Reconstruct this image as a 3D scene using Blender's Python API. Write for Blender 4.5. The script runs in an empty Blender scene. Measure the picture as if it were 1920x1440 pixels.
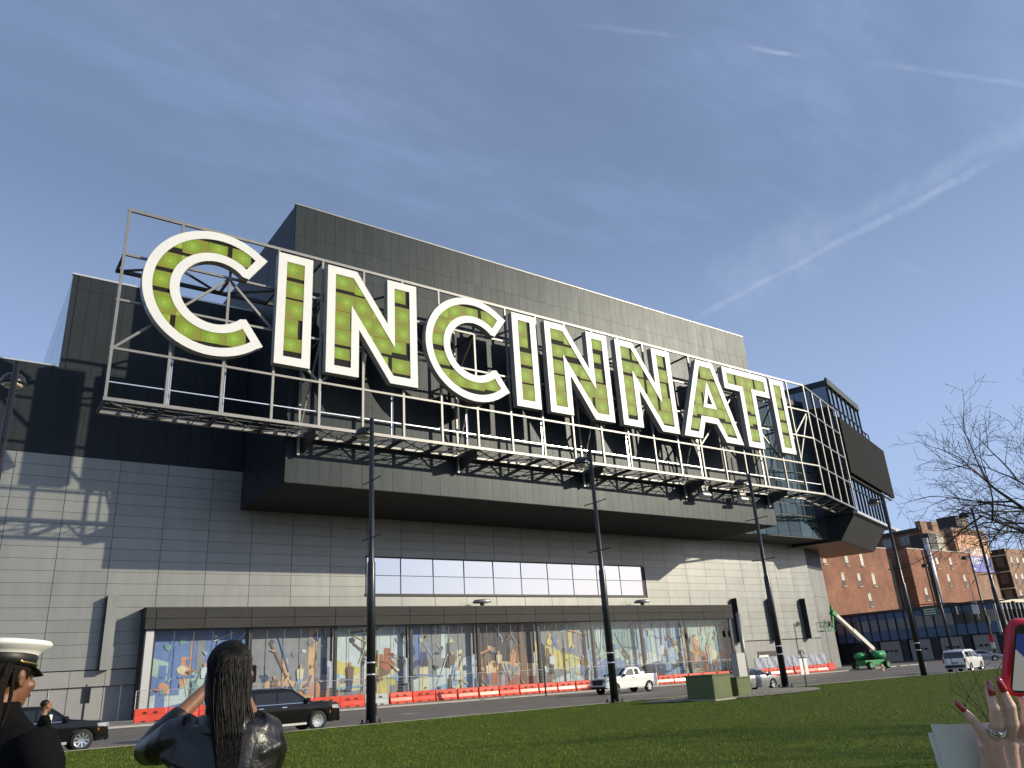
import bpy, bmesh, math, random
import numpy as np
from mathutils import Matrix, Vector
random.seed(7); rng = np.random.default_rng(7)
SC = bpy.context.scene
COL = SC.collection
R = math.radians

# ------------------------------------------------------------------ camera
cam_d = bpy.data.cameras.new('camera'); cam = bpy.data.objects.new('camera', cam_d); COL.objects.link(cam)
cam_d.sensor_width = 36.0; cam_d.lens = 27.04; cam_d.clip_start = 0.05; cam_d.clip_end = 5000
HEAD, PITCH, ROLL = R(53.265), R(20.697), R(-3.771)
_f = Vector((math.cos(HEAD)*math.cos(PITCH), math.sin(HEAD)*math.cos(PITCH), math.sin(PITCH)))
_r = Vector((math.sin(HEAD), -math.cos(HEAD), 0)); _u = _r.cross(_f)
_r2 = _r*math.cos(ROLL) + _u*math.sin(ROLL); _u2 = -_r*math.sin(ROLL) + _u*math.cos(ROLL)
M = Matrix((_r2, _u2, -_f)).transposed().to_4x4(); M.translation = (0, 0, 1.85)
cam.matrix_world = M
SC.camera = cam

# ------------------------------------------------------------------ light
SUN = Vector((0.653, -0.68, 0.335)).normalized()         # towards the sun
sun_d = bpy.data.lights.new('sun', 'SUN'); sun_d.energy = 4.3; sun_d.angle = R(0.55); sun_d.color = (1.0, 0.90, 0.71)
sun = bpy.data.objects.new('sun', sun_d); COL.objects.link(sun)
sun.rotation_euler = (-SUN).to_track_quat('-Z', 'Y').to_euler(); sun.location = (60, -60, 60)
SC.view_settings.view_transform = 'Standard'; SC.view_settings.look = 'None'
SC.view_settings.exposure = 0.12; SC.view_settings.gamma = 1.0; SC.view_settings.use_curve_mapping = False

# ------------------------------------------------------------------ sky
def build_world():
    w = bpy.data.worlds.new('World'); SC.world = w; w.use_nodes = True
    nt = w.node_tree; N = nt.nodes; L = nt.links; N.clear()
    out = N.new('ShaderNodeOutputWorld'); bg = N.new('ShaderNodeBackground'); bg.inputs[1].default_value = 0.105
    sky = N.new('ShaderNodeTexSky'); sky.sky_type = 'NISHITA'; sky.sun_disc = False
    sky.sun_elevation = math.asin(SUN.z); sky.sun_rotation = math.atan2(SUN.x, SUN.y)
    sky.air_density = 1.0; sky.dust_density = 0.9; sky.ozone_density = 2.2; sky.altitude = 150
    tc = N.new('ShaderNodeTexCoord'); nrm = N.new('ShaderNodeVectorMath'); nrm.operation = 'NORMALIZE'
    L.new(tc.outputs['Generated'], nrm.inputs[0])
    def math_(op, a, b=None, clamp=False):
        m = N.new('ShaderNodeMath'); m.operation = op; m.use_clamp = clamp
        for i, v in enumerate((a, b)):
            if v is None: continue
            if isinstance(v, (int, float)): m.inputs[i].default_value = v
            else: L.new(v, m.inputs[i])
        return m.outputs[0]
    def dot(v):
        d = N.new('ShaderNodeVectorMath'); d.operation = 'DOT_PRODUCT'; L.new(nrm.outputs[0], d.inputs[0]); d.inputs[1].default_value = v
        return d.outputs['Value']
    sep = N.new('ShaderNodeSeparateXYZ'); L.new(nrm.outputs[0], sep.inputs[0])
    # high thin cloud: direction projected on a far flat layer
    den = math_('MAXIMUM', math_('ADD', sep.outputs[2], 0.08), 0.02)
    px = math_('DIVIDE', sep.outputs[0], den); py = math_('DIVIDE', sep.outputs[1], den)
    cmb = N.new('ShaderNodeCombineXYZ'); L.new(px, cmb.inputs[0]); L.new(py, cmb.inputs[1])
    mp = N.new('ShaderNodeMapping'); mp.inputs['Rotation'].default_value = (0, 0, R(35)); mp.inputs['Scale'].default_value = (0.55, 1.5, 1)
    L.new(cmb.outputs[0], mp.inputs[0])
    def noise(vec, sc, det, rough=0.55):
        n = N.new('ShaderNodeTexNoise'); n.inputs['Scale'].default_value = sc; n.inputs['Detail'].default_value = det
        n.inputs['Roughness'].default_value = rough; L.new(vec, n.inputs['Vector']); return n.outputs['Fac']
    def ramp(v, a, b, c=0.0, d=1.0):
        m = N.new('ShaderNodeMapRange'); m.interpolation_type = 'SMOOTHSTEP'; L.new(v, m.inputs[0])
        for i, x in zip((1, 2, 3, 4), (a, b, c, d)): m.inputs[i].default_value = x
        return m.outputs[0]
    n1 = noise(mp.outputs[0], 0.9, 7, 0.6); n2 = noise(mp.outputs[0], 4.0, 6, 0.62)
    wisp = math_('MULTIPLY', ramp(n1, 0.36, 0.78), ramp(n2, 0.28, 0.78, 0.15, 1.0))
    cloud = math_('ADD', math_('MULTIPLY', wisp, 0.44), 0.225)
    low = ramp(sep.outputs[2], 0.02, 0.72, 0.70, 0.14)     # pale air near the horizon
    cloud = math_('MAXIMUM', cloud, low); trails = None
    nf = noise(nrm.outputs[0], 42, 6, 0.65); nw = noise(nrm.outputs[0], 14, 4)
    def ray(x, y):
        return (_r2*(x-960) - _u2*(y-720) + _f*1442).normalized()
    def trail(a, b, w, s):
        A, B = ray(*a), ray(*b); n = A.cross(B).normalized(); t = (B - A*A.dot(B)).normalized(); ang = math.acos(A.dot(B))
        off = math_('ADD', dot(n), math_('MULTIPLY', math_('SUBTRACT', nw, 0.5), w*1.6))
        body = ramp(math_('ABSOLUTE', off), 0.0, w, 1.0, 0.0)
        al = math_('ARCTAN2', dot(t), dot(A))
        ends = math_('MULTIPLY', ramp(al, -0.02, 0.03), ramp(al, ang-0.02, ang+0.03, 1.0, 0.0))
        m = math_('MULTIPLY', math_('MULTIPLY', body, ends), math_('MULTIPLY', ramp(nf, 0.28, 0.72, 0.25, 1.0), s))
        return m
    for T in (((1318, 588), (1850, 310), 0.0075, 0.26), ((1480, 470), (2050, 180), 0.02, 0.12), ((1350, 560), (1560, 430), 0.06, 0.12),
              ((1405, 89), (1490, 103), 0.0035, 0.30), ((1640, 118), (1960, 165), 0.0045, 0.14), ((1095, 48), (1270, 68), 0.0045, 0.10)):
        t_ = trail(*T); trails = t_ if trails is None else math_('MAXIMUM', trails, t_)
    mix = N.new('ShaderNodeMix'); mix.data_type = 'RGBA'
    L.new(cloud, mix.inputs['Factor']); L.new(sky.outputs[0], mix.inputs['A']); mix.inputs['B'].default_value = (4.6, 5.85, 9.2, 1)
    mix2 = N.new('ShaderNodeMix'); mix2.data_type = 'RGBA'; L.new(trails, mix2.inputs['Factor']); L.new(mix.outputs['Result'], mix2.inputs['A']); mix2.inputs['B'].default_value = (6.6, 7.5, 9.4, 1); mix = mix2
    L.new(mix.outputs['Result'], bg.inputs[0]); L.new(bg.outputs[0], out.inputs[0])
build_world()
SC.cycles.max_bounces = 5; SC.cycles.diffuse_bounces = 2; SC.cycles.glossy_bounces = 3; SC.cycles.transmission_bounces = 3; SC.cycles.transparent_max_bounces = 6; SC.cycles.caustics_reflective = False; SC.cycles.caustics_refractive = False; SC.cycles.use_adaptive_sampling = True; SC.cycles.adaptive_threshold = 0.02

# ------------------------------------------------------------------ helpers
W = {}
def link(o, parent=None, M=None):
    COL.objects.link(o)
    M = M.copy() if M is not None else Matrix.Identity(4)
    if parent is not None:
        o.parent = parent; o.matrix_parent_inverse = W[parent].inverted()
    o.matrix_basis = M; W[o] = M
    return o
def T(x, y, z, rz=0.0): return Matrix.Translation((x, y, z)) @ Matrix.Rotation(rz, 4, 'Z')
def thing(name, label, cat, M=None, group=None):
    o = bpy.data.objects.new(name, None); o.empty_display_size = 0.3; link(o, None, M or Matrix.Identity(4))
    return tag(o, label, cat, group)
def tag(o, label=None, cat=None, group=None, kind=None):
    if label: o['label'] = label
    if cat: o['category'] = cat
    if group: o['group'] = group
    if kind: o['kind'] = kind
    return o
def mesh(bm, name, mat, smooth=False):
    me = bpy.data.meshes.new(name); bmesh.ops.recalc_face_normals(bm, faces=bm.faces[:]); bm.to_mesh(me); bm.free()
    for m in (mat if isinstance(mat, (list, tuple)) else [mat]): me.materials.append(m)
    if smooth: me.shade_smooth()
    return me
def pymesh(name, V, Fc, mat, smooth=False, mi=None):
    me = bpy.data.meshes.new(name); me.from_pydata([tuple(v) for v in V], [], Fc); me.update()
    for m in (mat if isinstance(mat, (list, tuple)) else [mat]): me.materials.append(m)
    if mi is not None: me.polygons.foreach_set('material_index', mi)
    if smooth: me.shade_smooth()
    return me
def ob(name, me, parent=None, M=None): return link(bpy.data.objects.new(name, me), parent, M)
def box(bm, x0, x1, y0, y1, z0, z1, mi=0, M=None):
    vs = [bm.verts.new((x, y, z)) for z in (z0, z1) for y in (y0, y1) for x in (x0, x1)]
    if M is not None:
        for v in vs: v.co = M @ v.co
    for f in ((0,2,3,1),(4,5,7,6),(0,1,5,4),(2,6,7,3),(0,4,6,2),(1,3,7,5)):
        bm.faces.new([vs[i] for i in f]).material_index = mi
    return vs
def frame_of(d, up=(0, 0, 1)):
    z = Vector(d).normalized(); u = Vector(up)
    if abs(z.dot(u)) > 0.98: u = Vector((1, 0, 0))
    x = u.cross(z).normalized(); y = z.cross(x)
    return x, y, z
def tube(bm, pts, rad, n=8, mi=0, cap=True, close=False):
    pts = [Vector(p) for p in pts]; m = len(pts)
    if not hasattr(rad, '__len__'): rad = [rad]*m
    rings = []; px = None
    for i, p in enumerate(pts):
        d = (pts[min(i+1, m-1)] - pts[max(i-1, 0)])
        if d.length < 1e-9: d = Vector((0, 0, 1))
        z = d.normalized()
        if px is None: x, y, _ = frame_of(z)
        else:
            x = (px - z*px.dot(z)); x = x.normalized() if x.length > 1e-6 else frame_of(z)[0]; y = z.cross(x)
        px = x
        rings.append([bm.verts.new(p + (x*math.cos(2*math.pi*k/n) + y*math.sin(2*math.pi*k/n))*rad[i]) for k in range(n)])
    for a, b in zip(rings, rings[1:]):
        for k in range(n): bm.faces.new((a[k], a[(k+1) % n], b[(k+1) % n], b[k])).material_index = mi
    if cap:
        bm.faces.new(rings[0][::-1]).material_index = mi; bm.faces.new(rings[-1]).material_index = mi
    return rings
def lathe(bm, prof, n=16, M=None, mi=0, axis='Z', cap=True):
    rings = []
    for r, z in prof:
        ring = []
        for k in range(n):
            a = 2*math.pi*k/n
            c = {'Z': (r*math.cos(a), r*math.sin(a), z), 'Y': (r*math.cos(a), z, r*math.sin(a))}[axis]
            c = Vector(c); ring.append(bm.verts.new(M @ c if M is not None else c))
        rings.append(ring)
    for a, b in zip(rings, rings[1:]):
        for k in range(n): bm.faces.new((a[k], a[(k+1) % n], b[(k+1) % n], b[k])).material_index = mi
    if cap and prof[0][0] > 1e-4: bm.faces.new(rings[0]).material_index = mi
    if cap and prof[-1][0] > 1e-4: bm.faces.new(rings[-1][::-1]).material_index = mi
_cube = {}
def cube_mesh(mat, name='piece'):
    if mat.name not in _cube:
        bm = bmesh.new(); box(bm, -.5, .5, -.5, .5, -.5, .5); _cube[mat.name] = mesh(bm, name, mat)
    return _cube[mat.name]
def block(name, x0, x1, y0, y1, z0, z1, mat, parent=None, base=None):
    """a plain block piece sharing one mesh; base = frame the numbers are in"""
    Mx = Matrix.Translation(((x0+x1)/2, (y0+y1)/2, (z0+z1)/2)) @ Matrix.Diagonal((x1-x0, y1-y0, z1-z0, 1))
    if base is not None: Mx = base @ Mx
    return ob(name, cube_mesh(mat), parent, Mx)
def tblock(name, x0, x1, y0, y1, z0, z1, mat, parent=None, t=0.2):
    Mx = Matrix.Translation(((x0+x1)/2, (y0+y1)/2, (z0+z1)/2)) @ Matrix.Rotation(R(random.gauss(0, t)), 4, 'Z') @ Matrix.Rotation(R(random.gauss(0, t*0.5)), 4, 'X') @ Matrix.Diagonal((x1-x0, y1-y0, z1-z0, 1))
    return ob(name, cube_mesh(mat), parent, Mx)
def bar(name, p, q, w, h, mat, parent=None):
    p, q = Vector(p), Vector(q); x, y, z = frame_of(q-p)
    Mx = Matrix((x*w, y*h, (q-p))).transposed().to_4x4(); Mx.translation = (p+q)/2
    return ob(name, cube_mesh(mat), parent, Mx)
def bmob(name, bm, mat, parent=None, M=None, smooth=False): return ob(name, mesh(bm, name, mat, smooth), parent, M)
def poly_prism(bm, pts, y0, y1, mi=0, holes=None):
    """prism of an XZ outline between y0 (front) and y1"""
    a = [bm.verts.new((x, y0, z)) for x, z in pts]; b = [bm.verts.new((x, y1, z)) for x, z in pts]
    n = len(pts)
    bm.faces.new(a).material_index = mi; bm.faces.new(b[::-1]).material_index = mi
    for i in range(n): bm.faces.new((a[i], b[i], b[(i+1) % n], a[(i+1) % n])).material_index = mi
def copy_tree(o, M, parent=None):
    """copy a thing with its parts and sub-parts; M = world matrix of the copy"""
    c = o.copy(); D = M @ W[o].inverted(); link(c, parent, M)
    for ch in list(o.children): copy_tree(ch, D @ W[ch], c)
    return c

# ------------------------------------------------------------------ materials
def mat(name, col, rough=0.5, metal=0.0, var=0.0, vscale=3.0, bump=0.0, bscale=20.0, spec=0.5, col2=None, rnd=0.0, coat=0.0, stretch=(1, 1, 1), emit=0.0, world=True):
    m = bpy.data.materials.new(name); m.use_nodes = True
    nt = m.node_tree; N = nt.nodes; L = nt.links; b = N['Principled BSDF']
    b.inputs['Roughness'].default_value = rough; b.inputs['Metallic'].default_value = metal
    b.inputs['Specular IOR Level'].default_value = spec; b.inputs['Coat Weight'].default_value = coat
    c4 = (*col, 1); b.inputs['Base Color'].default_value = c4
    vec = None
    if var or bump or col2:
        if world: g = N.new('ShaderNodeNewGeometry').outputs['Position']
        else: g = N.new('ShaderNodeTexCoord').outputs['Object']
        mp = N.new('ShaderNodeMapping'); mp.inputs['Scale'].default_value = stretch; L.new(g, mp.inputs[0]); vec = mp.outputs[0]
    cur = None
    if var or col2:
        n = N.new('ShaderNodeTexNoise'); n.inputs['Scale'].default_value = vscale; n.inputs['Detail'].default_value = 6; n.inputs['Roughness'].default_value = 0.6
        L.new(vec, n.inputs['Vector'])
        mx = N.new('ShaderNodeMix'); mx.data_type = 'RGBA'
        c2 = col2 or tuple(c*(1-var) for c in col); c1 = col if col2 else tuple(min(1, c*(1+var)) for c in col)
        mr = N.new('ShaderNodeMapRange'); mr.inputs[1].default_value = 0.3; mr.inputs[2].default_value = 0.7; L.new(n.outputs['Fac'], mr.inputs[0])
        L.new(mr.outputs[0], mx.inputs['Factor']); mx.inputs['A'].default_value = (*c2, 1); mx.inputs['B'].default_value = (*c1, 1)
        cur = mx.outputs['Result']
        r2 = N.new('ShaderNodeMapRange'); r2.inputs[3].default_value = max(0, rough*0.85); r2.inputs[4].default_value = min(1, rough*1.15)
        L.new(n.outputs['Fac'], r2.inputs[0]); L.new(r2.outputs[0], b.inputs['Roughness'])
    if rnd:
        oi = N.new('ShaderNodeObjectInfo'); mr = N.new('ShaderNodeMapRange'); mr.inputs[3].default_value = 1-rnd; mr.inputs[4].default_value = 1+rnd
        L.new(oi.outputs['Random'], mr.inputs[0])
        hs = N.new('ShaderNodeHueSaturation'); L.new(mr.outputs[0], hs.inputs['Value'])
        if cur is None: hs.inputs['Color'].default_value = c4
        else: L.new(cur, hs.inputs['Color'])
        cur = hs.outputs[0]
    if cur is not None: L.new(cur, b.inputs['Base Color'])
    if bump:
        n = N.new('ShaderNodeTexNoise'); n.inputs['Scale'].default_value = bscale; n.inputs['Detail'].default_value = 5; L.new(vec, n.inputs['Vector'])
        bp = N.new('ShaderNodeBump'); bp.inputs['Strength'].default_value = 1.0; bp.inputs['Distance'].default_value = bump
        L.new(n.outputs['Fac'], bp.inputs['Height']); L.new(bp.outputs[0], b.inputs['Normal'])
    if emit:
        b.inputs['Emission Strength'].default_value = emit
        if cur is not None: L.new(cur, b.inputs['Emission Color'])
        else: b.inputs['Emission Color'].default_value = c4
    return m
def glass(name, tint=(0.75, 0.8, 0.8), base=0.08, rough=0.0, power=1.0):
    """thin pane: see-through with a mirror reflection that grows at grazing angles"""
    m = bpy.data.materials.new(name); m.use_nodes = True; nt = m.node_tree; N = nt.nodes; L = nt.links; N.clear()
    out = N.new('ShaderNodeOutputMaterial'); tr = N.new('ShaderNodeBsdfTransparent'); tr.inputs[0].default_value = (*tint, 1)
    gl = N.new('ShaderNodeBsdfGlossy'); gl.inputs['Roughness'].default_value = rough
    lw = N.new('ShaderNodeLayerWeight'); lw.inputs[0].default_value = 0.35
    mr = N.new('ShaderNodeMapRange'); mr.inputs[3].default_value = base; mr.inputs[4].default_value = power; L.new(lw.outputs['Fresnel'], mr.inputs[0])
    mx = N.new('ShaderNodeMixShader'); L.new(mr.outputs[0], mx.inputs[0]); L.new(tr.outputs[0], mx.inputs[1]); L.new(gl.outputs[0], mx.inputs[2])
    L.new(mx.outputs[0], out.inputs[0]); return m
MT = {}
MT['grey_panel'] = mat('grey_panel', (0.218, 0.226, 0.213), 0.38, 0.25, spec=1.0, var=0.09, vscale=0.8, bump=0.003, bscale=3, rnd=0.06, stretch=(1, 1, 0.2))
MT['joint'] = mat('joint', (0.05, 0.05, 0.05), 0.8)
MT['dark_clad'] = mat('dark_clad', (0.023, 0.031, 0.035), 0.42, 0.2, var=0.10, vscale=0.7, bump=0.008, bscale=1.1, spec=0.21, rnd=0.07, stretch=(1, 1, 0.35))
MT['dark_flat'] = mat('dark_flat', (0.02, 0.022, 0.026), 0.5, 0.1, var=0.1, vscale=0.5)
MT['navy_clad'] = mat('navy_clad', (0.018, 0.024, 0.029), 0.5, 0.1, spec=0.25, var=0.1, vscale=0.5, rnd=0.08)
MT['soffit'] = mat('soffit', (0.016, 0.016, 0.016), 0.8, var=0.1)
MT['base_panel'] = mat('base_panel', (0.25, 0.25, 0.245), 0.5, 0.1, var=0.06, vscale=0.8, rnd=0.04)
MT['louvre'] = mat('louvre', (0.055, 0.055, 0.052), 0.5, 0.2, var=0.12, rnd=0.06)
MT['galv'] = mat('galv', (0.225, 0.222, 0.212), 0.45, 0.45, var=0.10, vscale=1.2)
MT['steel_dark'] = mat('steel_dark', (0.06, 0.058, 0.055), 0.55, 0.2)
MT['conduit'] = mat('conduit', (0.75, 0.75, 0.76), 0.25, 0.9)
MT['white_metal'] = mat('white_metal', (0.70, 0.70, 0.68), 0.45, 0.0, var=0.035, vscale=0.6)
MT['letter_side'] = mat('letter_side', (0.30, 0.30, 0.29), 0.5)
MT['black'] = mat('black', (0.014, 0.014, 0.015), 0.55, var=0.2, vscale=0.6)
MT['black_pole'] = mat('black_pole', (0.013, 0.014, 0.016), 0.33, 0.0, var=0.2)
MT['mirror_glass'] = mat('mirror_glass', (0.74, 0.73, 0.72), 0.02, 1.0, rnd=0.03)
MT['blue_glass'] = mat('blue_glass', (0.13, 0.16, 0.19), 0.03, 1.0, rnd=0.1)
MT['dark_glass'] = glass('dark_glass', (0.16, 0.19, 0.20), 0.16)
MT['clear_glass'] = glass('clear_glass', (0.95, 0.96, 0.96), 0.008, power=0.10)
MT['bronze_glass'] = mat('bronze_glass', (0.33, 0.31, 0.26), 0.38, 0.4, rnd=0.12)
MT['mullion'] = mat('mullion', (0.02, 0.021, 0.022), 0.4, 0.3)
MT['alu'] = mat('alu', (0.62, 0.61, 0.58), 0.35, 0.6)
MT['screen_grey'] = mat('screen_grey', (0.020, 0.0195, 0.019), 0.85, spec=0.1, var=0.03)
MT['wood_soffit'] = mat('wood_soffit', (0.30, 0.22, 0.16), 0.4, 0.3, var=0.2, vscale=1.5, stretch=(0.3, 2, 2))
# ------------------------------------------------------------------ ground
def clip(v, a, b): return max(a, min(b, v))
def gz(X, Y): return -0.007*(clip(X, -60, 80)-15) + 0.004*(clip(Y, 20, 75)-37)
def sheet(name, xs, ys, dz, mat_, zf=gz, inside=None):
    V = [(x, y, zf(x, y)+dz) for y in ys for x in xs]; nx = len(xs); Fc = []
    for j in range(len(ys)-1):
        for i in range(nx-1):
            if inside is None or inside((xs[i]+xs[i+1])/2, (ys[j]+ys[j+1])/2): Fc.append((j*nx+i, j*nx+i+1, (j+1)*nx+i+1, (j+1)*nx+i))
    return tag(ob(name, pymesh(name, V, Fc, mat_)), kind='structure')
MT['soil'] = mat('soil', (0.13, 0.125, 0.11), 0.9, var=0.2, vscale=0.3)
MT['asphalt'] = mat('asphalt', (0.165, 0.148, 0.128), 0.55, var=0.16, vscale=0.35, bump=0.004, bscale=60, spec=0.45, stretch=(0.25, 1, 1))
MT['pavement'] = mat('pavement', (0.27, 0.255, 0.225), 0.75, var=0.13, vscale=0.6, bump=0.002, bscale=40)
MT['kerb'] = mat('kerb', (0.36, 0.34, 0.30), 0.8, var=0.15, vscale=1.5)
MT['paint'] = mat('paint', (0.62, 0.61, 0.57), 0.6, var=0.18, vscale=2.5)
MT['lawn'] = mat('lawn', (0.078, 0.102, 0.014), 0.9, col2=(0.058, 0.078, 0.010), spec=0.1, vscale=1.1, bump=0.02, bscale=14)
BR = sorted(set([-2500, -600, -200, -60, 20, 36.5, 75, 80, 200, 600, 2500]))
sheet('ground', [-2500, -600, -60, 0, 80, 200, 600, 2500], [-2500, -600, 20, 75, 200, 600, 2500], -0.05, MT['soil'])
sheet('road', [-300, -60, 0, 80, 119, 146, 500], [36.7, 62.5, 75, 400], 0.0, MT['asphalt'], inside=lambda x, y: y < 62.5 or 119 < x < 146)
sheet('pavement', [-300, -60, 0, 80, 118.6], [62.8, 75, 96], 0.12, MT['pavement'])
sheet('garage_forecourt', [146.3, 200, 500], [62.8, 75, 160], 0.10, MT['pavement'])
for nm, xs, ys in (('pavement_kerb', [-300, -60, 80, 118.6], [62.5, 62.8]), ('lawn_kerb', [-300, -60, 80, 500], [36.45, 36.7])):
    V = []; Fc = []
    for x in xs:
        for (y, d) in ((ys[0], 0.0), (ys[0]+0.02, 0.125), (ys[1]-0.02, 0.125), (ys[1], 0.0)): V.append((x, y, gz(x, y)+d))
    for i in range(len(xs)-1):
        for k in range(3): Fc.append((i*4+k, i*4+k+1, i*4+5+k, i*4+4+k))
    tag(ob(nm, pymesh(nm, V, Fc, MT['kerb'])), kind='structure')
# pavement joints: slabs near the street edge
def lawn_z(x, y): return gz(x, y) + 0.11 + 0.2*clip((16-math.hypot(x, y))/8, 0, 1) + 0.03*math.sin(x*0.23)*math.sin(y*0.31)*(1 if y < 34 else max(0, (36.4-y)/2.4))
sheet('lawn', [-120, -60] + list(np.arange(-30, 81, 1.5)) + [100, 300], [-80, -20] + list(np.arange(0, 36.1, 1.5)) + [36.47], 0.0, MT['lawn'], zf=lawn_z)
# painted lane lines and arrows on the road
def road_quad(bm, x0, x1, y0, y1):
    bm.faces.new([bm.verts.new((x, y, gz(x, y)+0.006)) for x, y in ((x0, y0), (x1, y0), (x1, y1), (x0, y1))])
bm = bmesh.new()
for y in (39.9, 44.2, 57.6):
    for k in range(40):
        x = -60 + k*6.4
        if x < 118 or y < 58: road_quad(bm, x, x+(2.6 if y != 57.6 else 6.38), y-0.07, y+0.07)
for k in range(24): road_quad(bm, -60+k*7.5, -57.2+k*7.5, 51.4, 51.54)
for k in range(9): road_quad(bm, 113.2, 116.6, 37.6+k*2.3, 38.5+k*2.3)
for ax, ay in ((22.5, 47.0), (88, 41.8), (66, 47.8)):
    road_quad(bm, ax, ax+2.6, ay-0.1, ay+0.1)
    bm.faces.new([bm.verts.new((x, y, gz(x, y)+0.006)) for x, y in ((ax+2.4, ay-0.5), (ax+4.0, ay), (ax+2.4, ay+0.5))])
tag(bmob('road_markings', bm, MT['paint']), kind='structure')

# ------------------------------------------------------------------ convention centre
cc = thing('convention_center', 'long grey and charcoal metal-clad convention hall with stepped blocks behind the giant sign', 'building', T(60, 78, 0))
YW = 78.0
# grey panelled wall
bm = bmesh.new(); box(bm, -9.3, 117.4, YW+0.07, YW+6, 4.47, 23.0); wall = bmob('grey_wall', bm, MT['joint'], cc)
xs = [-9.25, -5.05, -0.85, 3.37] + [3.37+4.205*k for k in range(1, 27)] + [117.4]
PH = (23.0-4.5)/18
n_p = 0
for j in range(18):
    z0, z1 = 4.5+PH*j, 4.5+PH*(j+1)
    for i in range(len(xs)-1):
        x0, x1 = xs[i], xs[i+1]; xm = (x0+x1)/2
        if 36.9 < xm < 78.5 and 10.7 < (z0+z1)/2 < 14.8: continue
        if 15 < xm < 93 and z1 < 9.4: continue
        if 24 < xm < 93 and z0 > 19.2: continue
        if j in (3, 4) and False: continue
        tblock('wall_panel', x0+0.022, x1-0.022, YW, YW+0.06, z0+0.014, z1-0.014, MT['grey_panel'], wall); n_p += 1
# dark upper wall
bm = bmesh.new(); box(bm, -9.3, 23.0, YW+0.05, YW+6, 23.0, 31.42); box(bm, 5.6, 23.0, YW+0.05, YW+24, 31.42, 41.2)
dw = bmob('upper_wall', bm, MT['mullion'], cc)
for i in range(31):
    x0 = 23.0-1.06*(i+1); x1 = x0+1.06
    for z0, z1 in ((23.02, 31.42), (31.42, 39.75), (39.75, 41.22)):
        if z0 > 31 and x0 < 5.5: continue
        tblock('cladding_panel', max(x0, 5.6 if z0 > 31 else -99)+0.012, x1-0.012, YW-0.02, YW+0.05, z0+0.012, z1-0.012, MT['navy_clad'], dw)
for k in range(8):
    for z0, z1 in ((31.5, 37.2), (37.25, 41.1)): block('side_pane', 5.52, 5.6, YW+0.3+k*2.9, YW+3.15+k*2.9, z0, z1, MT['blue_glass'], dw)
block('parapet_cap', 5.45, 23.0, YW-0.06, YW+0.4, 41.22, 41.4, MT['alu'], dw); block('parapet_cap', -9.3, 5.45, YW-0.06, YW+0.4, 31.42, 31.55, MT['alu'], dw)
# upper block (cantilevered)
X0, X1, YB, ZB, ZT = 23.1, 93.55, 65.6, 19.12, 48.0
bm = bmesh.new(); box(bm, X0+0.05, X1-0.05, YB+0.06, 112, ZB+0.05, ZT-0.05); ub = bmob('upper_block', bm, MT['mullion'], cc)
NW = 66; PW = (X1-X0)/NW
rowz = [ZT, 44.45, 41.2]
bmj = bmesh.new()
for i in range(NW):
    x0 = X0+PW*i
    dy = 0.006*math.sin(i*2.3)
    for z1, z0 in ((ZT, 44.45), (44.45, 41.0)):
        tblock('seam_panel', x0+0.01, x0+PW-0.01, YB-0.0+dy, YB+0.06, z0+0.012, z1-0.012, MT['dark_clad'], ub)
    tblock('fascia_panel', x0+0.01, x0+PW-0.01, YB+dy, YB+0.06, ZB, 27.3, MT['dark_clad'], ub)
    for z1, z0 in ((41.0, 34.1), (34.1, 27.3)):
        box(bmj, x0+0.01, x0+PW-0.01, YB+dy, YB+0.06, z0+0.012, z1-0.012)
tag(bmob('screened_panels', bmj, MT['dark_clad'], ub), kind='stuff')
for i in range(12):
    y0 = YB+0.1+i*3.85
    for z0, z1 in ((44.45, ZT), (38, 44.45), (31, 38), (ZB, 31)):
        if z0 < 38 and y0 > YW: continue
        block('side_panel', X0-0.02, X0+0.05, y0, y0+3.8, z0+0.01, z1-0.02, MT['navy_clad'], ub)
block('coping', X0-0.05, X1+0.05, YB-0.05, YB+0.5, ZT, ZT+0.16, MT['galv'], ub)
block('coping', X1-0.4, X1+0.06, YB+0.5, 112, ZT, ZT+0.22, MT['alu'], ub)
bm = bmesh.new()
for k in range(6): box(bm, X0+0.02, X1-0.02, YB+0.02+k*2.07, YB+2.05+k*2.07, ZB-0.05, ZB)
bmob('soffit', bm, MT['soffit'], cc)
# strip window
sw = bmob('strip_window', (lambda b: (box(b, 36.8, 78.6, YW+0.04, YW+0.06, 10.7, 14.9), b)[1])(bmesh.new()), MT['mullion'], cc)
for i in range(10):
    x0 = 36.95+4.145*i
    for z0, z1 in ((10.98, 12.86), (12.94, 14.78)):
        t = R(random.uniform(-0.25, 0.25)); t2 = R(random.uniform(-0.25, 0.25))
        M = Matrix.Translation((x0+2.07, YW-0.01, (z0+z1)/2)) @ Matrix.Rotation(t, 4, 'Z') @ Matrix.Rotation(t2, 4, 'X') @ Matrix.Diagonal((4.05, 0.02, z1-z0, 1))
        ob('pane', cube_mesh(MT['mirror_glass']), sw, M)
for i in range(11): block('mullion', 36.91+4.145*i-0.05, 36.91+4.145*i+0.05, YW-0.05, YW+0.04, 10.95, 14.85, MT['mullion'], sw)
for z0, z1, d in ((10.72, 10.97, 0.14), (12.86, 12.94, 0.04), (14.78, 14.95, 0.09)): block('rail', 36.8, 78.6, YW-d, YW+0.04, z0, z1, MT['mullion'], sw)
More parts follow.
